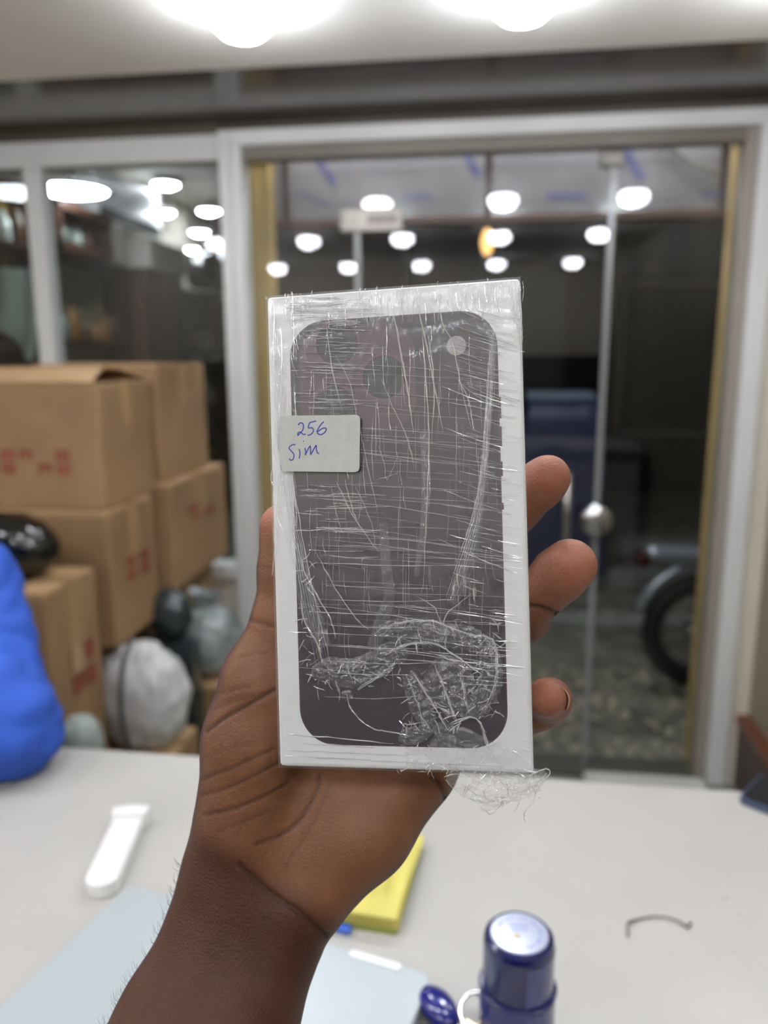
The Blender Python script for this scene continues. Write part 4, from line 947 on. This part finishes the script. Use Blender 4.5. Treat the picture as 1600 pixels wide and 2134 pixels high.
for pts, wd in (([(865, 612), (885, 700), (905, 800), (925, 905)], 3), ([(818, 640), (835, 730), (848, 800), (862, 905)], 3.2), ([(912, 625), (925, 680), (945, 720), (958, 790), (985, 905)], 2.8),
    ([(725, 800), (760, 880), (800, 975), (863, 980)], 0), ([(725, 730), (760, 850), (790, 900), (845, 930), (862, 975)], 0), ([(680, 660), (692, 760), (715, 860)], 2.8), ([(700, 740), (730, 800), (752, 900), (765, 960), (790, 1080)], 2.4),
    ([(795, 790), (825, 860), (850, 915), (864, 978)], 2.4), ([(880, 680), (888, 800), (895, 920), (890, 1050), (884, 1200)], 3), ([(893, 700), (905, 800), (900, 925)], 2.6),
    ([(955, 790), (975, 830), (985, 880), (988, 900)], 2.8), ([(960, 800), (1000, 830), (1040, 850)], 2.2), ([(790, 930), (800, 960), (808, 1000), (830, 950)], 2.2), ([(785, 1000), (806, 995), (830, 985)], 2),
    ([(620, 1130), (640, 1200), (690, 1290), (700, 1330)], 3), ([(655, 1140), (700, 1225), (745, 1290), (772, 1312)], 2.6), ([(700, 1000), (740, 1080), (790, 1150)], 2.6), ([(720, 1000), (735, 1060), (745, 1085)], 2.8), ([(690, 1010), (705, 1080), (715, 1110)], 2.4),
    ([(628, 1230), (635, 1290), (665, 1345), (672, 1380)], 3.2), ([(740, 1010), (775, 1090), (783, 1140)], 2.2), ([(865, 1240), (905, 1265), (922, 1300), (935, 1275), (985, 1235)], 2.8), ([(722, 1440), (735, 1480), (775, 1515), (820, 1525), (850, 1530)], 3.2),
    ([(600, 1528), (700, 1536), (820, 1548)], 3), ([(590, 1572), (740, 1580), (900, 1588), (1050, 1592)], 2.6), ([(600, 1562), (700, 1565), (860, 1573)], 2.2), ([(620, 1545), (720, 1552), (790, 1555)], 2)):
    if wd: ridge(pts, wd, .0006, jit=1.6)
for k in range(6):        # bundle of strands down the left side and the right fold
    ridge([(572+k*3, 640+k*20), (575+k*3, 840), (592+k*4, 1000), (612+k*4, 1120), (630+k*5, 1240), (660+k*6, 1380)], U(1.5, 3), .0006, jit=1.6)
    ridge([(1032-k*2, 660+k*12), (1030-k*3, 800), (1016-k*2, 950), (1004-k*3, 1060), (985-k*5, 1150), (950-k*5, 1260)], U(1.2, 2.6), .0006, jit=1.2)
    ridge([(1062+k*4, 590), (1068+k*4, 640+k*10), (1072+k*3, 720)], U(1.2, 2.4), .0006, jit=1.4)
wk = rd.build('film_wrinkle', FR, film); wk['kind'] = 'stuff'

def strip(name, pts, mat_, amp, z0=.0014, nw=8, sub=6, freq=1.0, seed=0, zfun=None, parent=None, rag=.12):
    # pts: (px, py, halfwidth px) or with a 4th value for extra height in metres
    pts = [tuple(p)+(0,)*(4-len(p)) for p in pts]; P_ = smoothp(pts, sub); n_ = len(P_); vs = []
    for i_, p in enumerate(P_):
        a, b = P_[max(0, i_-1)], P_[min(n_-1, i_+1)]; dx_, dy_ = b[0]-a[0], b[1]-a[1]; L_ = math.hypot(dx_, dy_)+1e-6; nx2, ny2 = -dy_/L_, dx_/L_
        for k in range(nw+1):
            e = k/nw*2-1; hw_ = p[2]*(1+rag*2*noise.noise(Vector((i_*.8, seed*3+(1 if e > 0 else 7), 0))))
            q = bp(p[0]+nx2*e*hw_, p[1]+ny2*e*hw_)
            w1 = noise.noise(Vector((q[0]*220*freq, q[1]*220*freq, seed))); w2 = noise.noise(Vector((q[0]*520*freq, q[1]*520*freq, seed+9)))
            w3 = 1-2*abs(noise.noise(Vector((k*1.1*freq, i_*.18, seed+20))))
            z = z0+p[3]+amp*(.5+.5*abs(w1)*1.8+.35*w2+.5*w3)*(1-.55*e*e)
            vs.append((q[0]+amp*.25*w2, q[1]+amp*.25*w1, max(z, .0012) if z0 > 0 else z))
    fs = [(i_*(nw+1)+k, i_*(nw+1)+k+1, (i_+1)*(nw+1)+k+1, (i_+1)*(nw+1)+k) for i_ in range(n_-1) for k in range(nw)]
    return MB().add(vs, fs).build(name, mat_, parent or film)
strip('film_fold', [(1024, 700, 5), (1018, 850, 7), (1006, 1000, 9), (988, 1120, 14), (965, 1200, 16), (945, 1255, 9)], FM, .0006, seed=1)
strip('film_fold', [(578, 700, 6), (582, 860, 9), (596, 1000, 12), (612, 1120, 14), (632, 1200, 17), (655, 1290, 20), (682, 1345, 12)], FM, .0009, seed=2)
strip('film_fold', [(800, 1090, 9), (806, 1180, 11), (812, 1240, 12), (798, 1290, 14), (780, 1350, 14)], FM, .0005, seed=3)
strip('film_fold', [(884, 900, 8), (888, 1000, 9), (884, 1100, 8), (868, 1200, 5)], FM, .0003, seed=4)
# crumple over the lower right of the print
strip('crumpled_film', [(790, 1315, 10), (830, 1310, 24), (880, 1316, 28), (930, 1322, 26), (985, 1330, 24), (1018, 1355, 20)], FC, .0022, seed=5, nw=12, sub=8, freq=1.3)
strip('crumpled_film', [(1005, 1330, 12), (1022, 1370, 22), (1022, 1420, 24), (1005, 1460, 22), (985, 1490, 14)], FC, .0026, seed=6, nw=12, sub=8, freq=1.3)
strip('crumpled_film', [(850, 1400, 12), (865, 1430, 22), (880, 1470, 24), (895, 1505, 16), (905, 1520, 8)], FC, .0018, seed=7, nw=12, sub=8, freq=1.2)
strip('crumpled_film', [(900, 1380, 30), (930, 1410, 50), (950, 1450, 46), (955, 1490, 24)], FC, .0016, seed=8, nw=16, sub=9, freq=.9)
strip('crumpled_film', [(655, 1400, 14), (690, 1395, 28), (735, 1400, 30), (780, 1385, 30), (820, 1360, 26), (850, 1370, 14)], FC, .0020, seed=9, nw=12, sub=8, freq=1.2)
strip('crumpled_film', [(716, 1440, 6), (726, 1446, 12), (736, 1452, 8)], FC, .0014, seed=10, nw=6)
strip('crumpled_film', [(832, 1530, 8), (850, 1532, 18), (875, 1526, 18), (900, 1512, 10)], FC, .0018, seed=11, nw=8)
strip('crumpled_film', [(900, 1540, 40), (960, 1560, 46), (1020, 1585, 42), (1070, 1600, 30), (1110, 1615, 18)], FM, .0016, seed=12, nw=14, sub=8)
# loose tail hanging off the lower right corner
tl_ = strip('film_tail', [(930, 1612, 10), (965, 1625, 22), (1015, 1640, 34), (1065, 1632, 34), (1105, 1622, 28), (1138, 1606, 10)], FC, .0030, z0=.0012, seed=13, nw=14, sub=9, freq=1.2)
strip('film_tail', [(1000, 1684, 5), (1030, 1672, 10), (1065, 1655, 12), (1100, 1640, 12), (1130, 1618, 8)], FC, .0025, z0=.0010, seed=14, nw=8, sub=8, freq=1.4)
r2 = rd; rd = MB()
for pts, wd in (([(925, 1618), (960, 1650), (1010, 1668), (1060, 1655), (1110, 1635), (1140, 1605)], 3), ([(1118, 1638), (1108, 1668), (1092, 1690), (1094, 1712)], 3), ([(1085, 1660), (1075, 1682), (1070, 1686)], 2.4), ([(1000, 1676), (1022, 1692), (1040, 1676), (1050, 1662)], 3.5),
    ([(1070, 1622), (1100, 1612), (1138, 1598), (1142, 1612), (1110, 1640)], 3), ([(960, 1625), (1000, 1655), (1060, 1668)], 2), ([(1040, 1620), (1060, 1640), (1080, 1660)], 2)):
    ridge(pts, wd, .0009, z=.002, jit=2)
for cx_, cy_, ax_, ay_, n_ in ((940, 1310, 130, 26, 60), (1015, 1400, 26, 90, 50), (900, 1460, 70, 55, 50), (740, 1400, 100, 32, 60), (955, 1575, 130, 38, 70), (1050, 1640, 80, 24, 22), (655, 1260, 22, 120, 30), (975, 1200, 30, 70, 14)):
    for _ in range(n_):
        x = cx_+U(-1, 1)*ax_; y = cy_+U(-1, 1)*ay_; an = U(0, math.pi); L_ = U(6, 34)
        ridge([(x, y), (x+L_*.5*math.cos(an)+U(-3, 3), y+L_*.5*math.sin(an)+U(-3, 3)), (x+L_*math.cos(an), y+L_*math.sin(an))], U(1, 3.2), U(.0004, .0010), z=U(.0015, .0032), sub=4)
for pts in ([(780, 1320), (830, 1296), (900, 1292), (975, 1318), (1025, 1330), (1034, 1380), (1026, 1440), (995, 1492)], [(960, 1395), (965, 1430), (975, 1480)], [(905, 1380), (925, 1430), (950, 1500)], [(845, 1400), (870, 1460), (885, 1520)], [(860, 1395), (900, 1460), (930, 1512)],
            [(830, 1370), (800, 1400), (745, 1432)], [(800, 1360), (850, 1340), (905, 1338), (945, 1360), (1000, 1400)], [(935, 1505), (985, 1490), (1010, 1520)], [(1000, 1500), (1015, 1550), (1030, 1580)], [(905, 1360), (935, 1370), (950, 1375)], [(1010, 1340), (1030, 1350), (1034, 1390)]):
    for e in range(2): ridge([(a+e*3, b+e*2) for a, b in pts], U(2, 4), .0009, z=.0026, jit=2.2)
wk2 = rd.build('crumple_edge', FR, film); wk2['kind'] = 'stuff'

# ------------------------------------------------------------------ THE HAND (left hand, palm to the camera, thumb at left)
def K(px, py, d): return np.array([(px-800)/F*d, (1067-py)/F*d, -d])      # camera space, millimetres
h = SDF((-235, -285, -362), (98, 34, -190), 1.15)
# forearm: two bones' worth of width, running down to the left and towards the holder
for (x0_, y0_, x1_, y1_, r0_, r1_, d0, d1) in ((470, 1900, 372, 2134, 21.0, 23, 318, 305), (575, 1955, 488, 2134, 20.0, 23, 318, 305), (522, 1925, 430, 2134, 21.5, 25, 320, 308)):
    h.cone(K(x0_, y0_, d0), K(x1_, y1_, d1), r0_, r1_, 10)
for (x0_, y0_, x1_, y1_, r0_, r1_, d0, d1) in ((372, 2134, 215, 2480, 23, 29, 305, 275), (488, 2134, 345, 2480, 23, 29, 305, 275)):
    h.cone(K(x0_, y0_, d0), K(x1_, y1_, d1), r0_, r1_, 10)
# carpus and palm
h.cone(K(480, 1800, 320), K(600, 1880, 320), 18.5, 18.0, 9)
h.cone(K(500, 1770, 320), K(470, 1900, 319), 18, 19, 9)
h.cone(K(508, 1690, 319), K(530, 1540, 319), 20, 20, 9)         # thenar
h.cone(K(530, 1540, 319), K(556, 1420, 318), 20, 18.5, 8)
h.cone(K(660, 1850, 321), K(760, 1730, 323), 16.5, 18.5, 8)      # hypothenar
h.cone(K(760, 1730, 323), K(868, 1598, 326), 18.5, 17.0, 8)
h.cone(K(610, 1850, 324), K(720, 1650, 330), 19, 17, 9)         # middle of the palm, hollow
h.cone(K(600, 1750, 326), K(700, 1500, 334), 19, 15, 9)
h.cone(K(720, 1650, 331), K(850, 1480, 334), 17, 14, 9)
# metacarpal heads
h.cone(K(700, 1500, 334), K(760, 1330, 336), 14, 12.5, 7)
h.cone(K(760, 1560, 333), K(840, 1370, 336), 14, 12.5, 7)
h.cone(K(830, 1560, 331), K(905, 1440, 334), 14, 12, 7)
h.cone(K(868, 1598, 328), K(950, 1510, 330), 14, 11, 7)
# thumb
h.cone(K(553, 1420, 318), K(590, 1290, 317), 16.5, 12.5, 7)
h.cone(K(590, 1290, 317), K(594, 1190, 316), 12.2, 10.6, 4)
h.cone(K(594, 1190, 316), K(592, 1100, 315), 10.8, 10.2, 4)
# index
def finger(js, k=3.0):
    for a_, b_ in zip(js[:-1], js[1:]): h.cone(K(*a_[:3]), K(*b_[:3]), a_[3], b_[3], k)
finger([(760, 1330, 336, 12), (965, 1178, 330, 10), (1075, 1062, 312, 9.4), (1128, 1008, 305, 9.3), (1142, 994, 302, 8.7)])
finger([(840, 1370, 336, 12), (1010, 1345, 334, 10.4), (1098, 1286, 318, 10.2)])
finger([(1102, 1262, 312, 10.0), (1165, 1198, 304, 10.9), (1187, 1179, 300, 10.6)], 2.0)
finger([(905, 1440, 334, 11.5), (1060, 1468, 330, 9.4), (1140, 1468, 314, 8.6), (1146, 1458, 302, 8.0), (1136, 1454, 292, 7.4)])
finger([(950, 1510, 330, 10.5), (1060, 1510, 326, 8.0), (1118, 1488, 314, 7.0)])
P, Q = h.mesh(); P = relax(P, Q, 2)
Nn = vnormals(P, Q)
pxv = 800+P[:, 0]/(-P[:, 2])*F; pyv = 1067-P[:, 1]/(-P[:, 2])*F
facing = np.clip(-(Nn*(_np := P/np.linalg.norm(P, axis=1)[:, None])).sum(1), 0, 1)
def polyd(pts):
    pts = smoothp(pts, 6); D = np.full(len(P), 1e9)
    for a_, b_ in zip(pts[:-1], pts[1:]):
        ax_, ay_ = a_[0], a_[1]; dx_, dy_ = b_[0]-ax_, b_[1]-ay_; L2 = dx_*dx_+dy_*dy_+1e-9
        t = np.clip(((pxv-ax_)*dx_+(pyv-ay_)*dy_)/L2, 0, 1); D = np.minimum(D, np.hypot(pxv-ax_-t*dx_, pyv-ay_-t*dy_))
    return D
crease = np.zeros(len(P)); disp = np.zeros(len(P))
CR = [([(498, 1802), (535, 1836), (575, 1870), (620, 1900), (655, 1930), (678, 1948)], 5.5, 1.5, .9),      # wrist crease
 ([(430, 1525), (470, 1495), (520, 1468), (572, 1438)], 4.5, 1.0, .9), ([(420, 1450), (470, 1442), (520, 1430)], 3, .4, .4), ([(440, 1480), (500, 1458), (545, 1446)], 3, .4, .4),
 ([(420, 1624), (480, 1602), (530, 1580), (572, 1560)], 3.5, .6, .6), ([(425, 1580), (480, 1560), (530, 1548)], 2.5, .3, .3), ([(420, 1658), (480, 1640), (540, 1612), (600, 1580)], 3.5, .6, .65),
 ([(425, 1698), (490, 1685), (560, 1655), (600, 1632)], 3.5, .6, .75), ([(455, 1732), (520, 1708), (560, 1690)], 3, .4, .45), ([(480, 1750), (495, 1735), (500, 1725)], 3, .4, .4),
 ([(668, 1615), (655, 1660), (625, 1710), (585, 1742), (535, 1760)], 4, .7, .7), ([(685, 1640), (650, 1720), (615, 1775), (592, 1815)], 3, .4, .35),
 ([(900, 1620), (915, 1635), (928, 1665)], 5, 1.0, .9), ([(518, 1290), (545, 1300), (580, 1306)], 3.5, .6, .7), ([(500, 1370), (540, 1362), (580, 1355)], 3, .4, .4),
 ([(537, 1182), (560, 1186), (580, 1187)], 3, .3, .3), ([(1096, 1262), (1128, 1268), (1168, 1282)], 5, 1.3, .9)]
for pts, wd, dp, dk in CR:
    D = polyd(pts); g_ = np.exp(-(D/wd)**2)*(facing > .1); disp = np.maximum(disp, g_*dp); crease = np.maximum(crease, g_*dk)
for _ in range(26):        # fine lines across the wrist and forearm
    x = U(420, 560); y = U(1880, 2100); D = polyd([(x, y), (x+U(40, 70), y+U(20, 40)), (x+U(90, 140), y+U(50, 80))]); g_ = np.exp(-(D/2.6)**2)*(facing > .1); crease = np.maximum(crease, g_*.18); disp = np.maximum(disp, g_*.12)
P = P-Nn*disp[:, None]
# natural pigment: paler palm and pads, darker forearm and back of the hand
tt = np.clip(((pyv-1830)*.83-(pxv-560)*.55)/75+.5, 0, 1); tt = tt*tt*(3-2*tt)
palm = (1-tt)*np.clip((facing-.12)/.4, 0, 1)
edge_l = np.clip((pxv-(470-(pyv-1400)*.12))/110, 0, 1); palm = np.where(pyv > 1330, palm*(.7+.3*edge_l), palm)
tip = np.zeros(len(P))
for q, rad in (((1146, 992), 75), ((1190, 1178), 85), ((1140, 1452), 55), ((560, 1065), 50)):
    tip = np.maximum(tip, np.exp(-((pxv-q[0])**2+(pyv-q[1])**2)/(rad*rad))*(facing > 0))
PW = (CM @ (P/1000).T).T+CO
# skin material driven by the pigment attribute
sk_m = bpy.data.materials.new('dark_brown_skin'); sk_m.use_nodes = True; nt = sk_m.node_tree; Nd = nt.nodes; L = nt.links; b = Nd['Principled BSDF']
att = Nd.new('ShaderNodeAttribute'); att.attribute_name = 'pigment'; sp = Nd.new('ShaderNodeSeparateColor'); L.new(att.outputs['Color'], sp.inputs[0])
def mixc(fac, a, b2):
    m = Nd.new('ShaderNodeMix'); m.data_type = 'RGBA'; L.new(fac, m.inputs[0])
    for v, s_ in ((a, 6), (b2, 7)):
        if isinstance(v, tuple): m.inputs[s_].default_value = lin(v)+(1,)
        else: L.new(v, m.inputs[s_])
    return m.outputs[2]
c_ = mixc(sp.outputs[0], (70, 40, 25), (118, 79, 55)); c_ = mixc(sp.outputs[2], c_, (162, 102, 82)); c_ = mixc(sp.outputs[1], c_, (52, 30, 24))
tc = Nd.new('ShaderNodeTexCoord'); nz_ = Nd.new('ShaderNodeTexNoise'); nz_.inputs['Scale'].default_value = 90; nz_.inputs['Detail'].default_value = 6; L.new(tc.outputs['Object'], nz_.inputs[0])
mr = Nd.new('ShaderNodeMapRange'); mr.inputs[1].default_value = .3; mr.inputs[2].default_value = .7; mr.inputs[3].default_value = .86; mr.inputs[4].default_value = 1.08; L.new(nz_.outputs[0], mr.inputs[0])
mu = Nd.new('ShaderNodeVectorMath'); mu.operation = 'SCALE'; L.new(c_, mu.inputs[0]); L.new(mr.outputs[0], mu.inputs['Scale']); L.new(mu.outputs[0], b.inputs['Base Color'])
b.inputs['Specular IOR Level'].default_value = .32; b.inputs['Roughness'].default_value = .55; b.inputs['Subsurface Weight'].default_value = .12; b.inputs['Subsurface Radius'].default_value = (1, .35, .2); b.inputs['Subsurface Scale'].default_value = .003
vo = Nd.new('ShaderNodeTexVoronoi'); vo.inputs['Scale'].default_value = 1100; L.new(tc.outputs['Object'], vo.inputs[0])
n3 = Nd.new('ShaderNodeTexNoise'); n3.inputs['Scale'].default_value = 500; L.new(tc.outputs['Object'], n3.inputs[0])
ad = Nd.new('ShaderNodeMath'); ad.operation = 'ADD'; L.new(vo.outputs[0], ad.inputs[0]); L.new(n3.outputs[0], ad.inputs[1])
bpn = Nd.new('ShaderNodeBump'); bpn.inputs['Strength'].default_value = .35; bpn.inputs['Distance'].default_value = .0004; L.new(ad.outputs[0], bpn.inputs['Height']); L.new(bpn.outputs[0], b.inputs['Normal'])
hr = K(600, 1900, 320)/1000; hr = CM@hr+CO
hp = empty('person', hr, label='dark-skinned left hand and bare forearm holding up the wrapped phone box', cat='person')
PL = PW-hr
ho = np_mesh('hand_and_forearm', PL, Q, sk_m, hp)
ca = ho.data.color_attributes.new('pigment', 'FLOAT_COLOR', 'POINT')
ca.data.foreach_set('color', np.stack([palm, np.clip(crease, 0, 1)*.8, tip*.75, np.ones(len(P))], 1).astype(np.float32).ravel())
# nails
def nail(c, out, along, wd, ln_, name='fingernail'):
    c = CM@(np.array(c)/1000)+CO-hr; out = CM@_n(np.array(out, float)); along = np.array(along, float); along = CM@_n(along); along = _n(along-out*np.dot(along, out)); sdv = np.cross(out, along)
    V = []; n_ = 8
    for lay in (0, 1):
        for i_ in range(n_+1):
            for j_ in range(n_+1):
                u, v = i_/n_*2-1, j_/n_*2-1; ww = wd*(1-.12*abs(v)**3); q = c+sdv*(u*ww)+along*(v*ln_)-out*(u*u*wd*.42+(v*v*.25)*wd*.3)+out*(.0005*lay); V.append(q)
    m_ = (n_+1)**2; Fc = []
    for lay in (0, 1):
        for i_ in range(n_):
            for j_ in range(n_):
                q = (lay*m_+i_*(n_+1)+j_, lay*m_+(i_+1)*(n_+1)+j_, lay*m_+(i_+1)*(n_+1)+j_+1, lay*m_+i_*(n_+1)+j_+1); Fc.append(q if lay else q[::-1])
    for i_ in range(n_):
        a = i_*(n_+1); b2 = (i_+1)*(n_+1); Fc += [(a, b2, m_+b2, m_+a), (b2+n_, a+n_, m_+a+n_, m_+b2+n_), (i_+1, i_, m_+i_, m_+i_+1), (n_*(n_+1)+i_, n_*(n_+1)+i_+1, m_+n_*(n_+1)+i_+1, m_+n_*(n_+1)+i_)]
    MB().add(V, Fc).build(name, mat('nail_keratin', (176, 138, 120), .2, coat=.4), hp, smooth=True)
nail(K(1176, 1448, 298), (1, .25, -.1), (-.1, .1, 1), .0050, .0060)
nail(K(1118, 1012, 314), (.1, .15, -1), (.65, .7, .2), .0056, .0058)
nail(K(1190, 1172, 311.5), (.1, .1, -1), (.7, .65, .2), .0066, .0062)
nail(K(585, 1090, 325.6), (-.1, .1, -1), (0, 1, .0), .0062, .0066)
nail(K(1118, 1470, 322), (.2, .6, -1), (1, .2, .4), .004, .004)
# fine arm hairs on the thumb side of the forearm
ah = MB(); rr_ = R
cand = np.where((facing < .28) & (facing > .02) & (pyv > 1800) & (pxv < 420-(pyv-1800)*.42+70) & (pyv < 2250))[0]
for _ in range(100):
    if len(cand) == 0: break
    i_ = int(cand[R.randrange(len(cand))]); p = PW[i_]-hr; n_ = CM@Nn[i_]; dn = CM@_n(K(430, 2134, 308)-K(528, 1895, 320))
    g_ = Vector((U(-1, 1), U(-1, 1), U(-1, 1)))*.35; L_ = U(.0018, .0045)
    pts = [Vector(p), Vector(p)+(Vector(n_)*.7+g_*.3-Vector(dn)*.2)*L_*.5, Vector(p)+(Vector(n_)*.9+g_-Vector(dn)*.8)*L_]
    ah.tube(pts, [.00006, .00005, .00002], 3, False)
q = ah.build('arm_hair', mat('arm_hair_black', (30, 22, 20), .6), hp); q['kind'] = 'stuff'
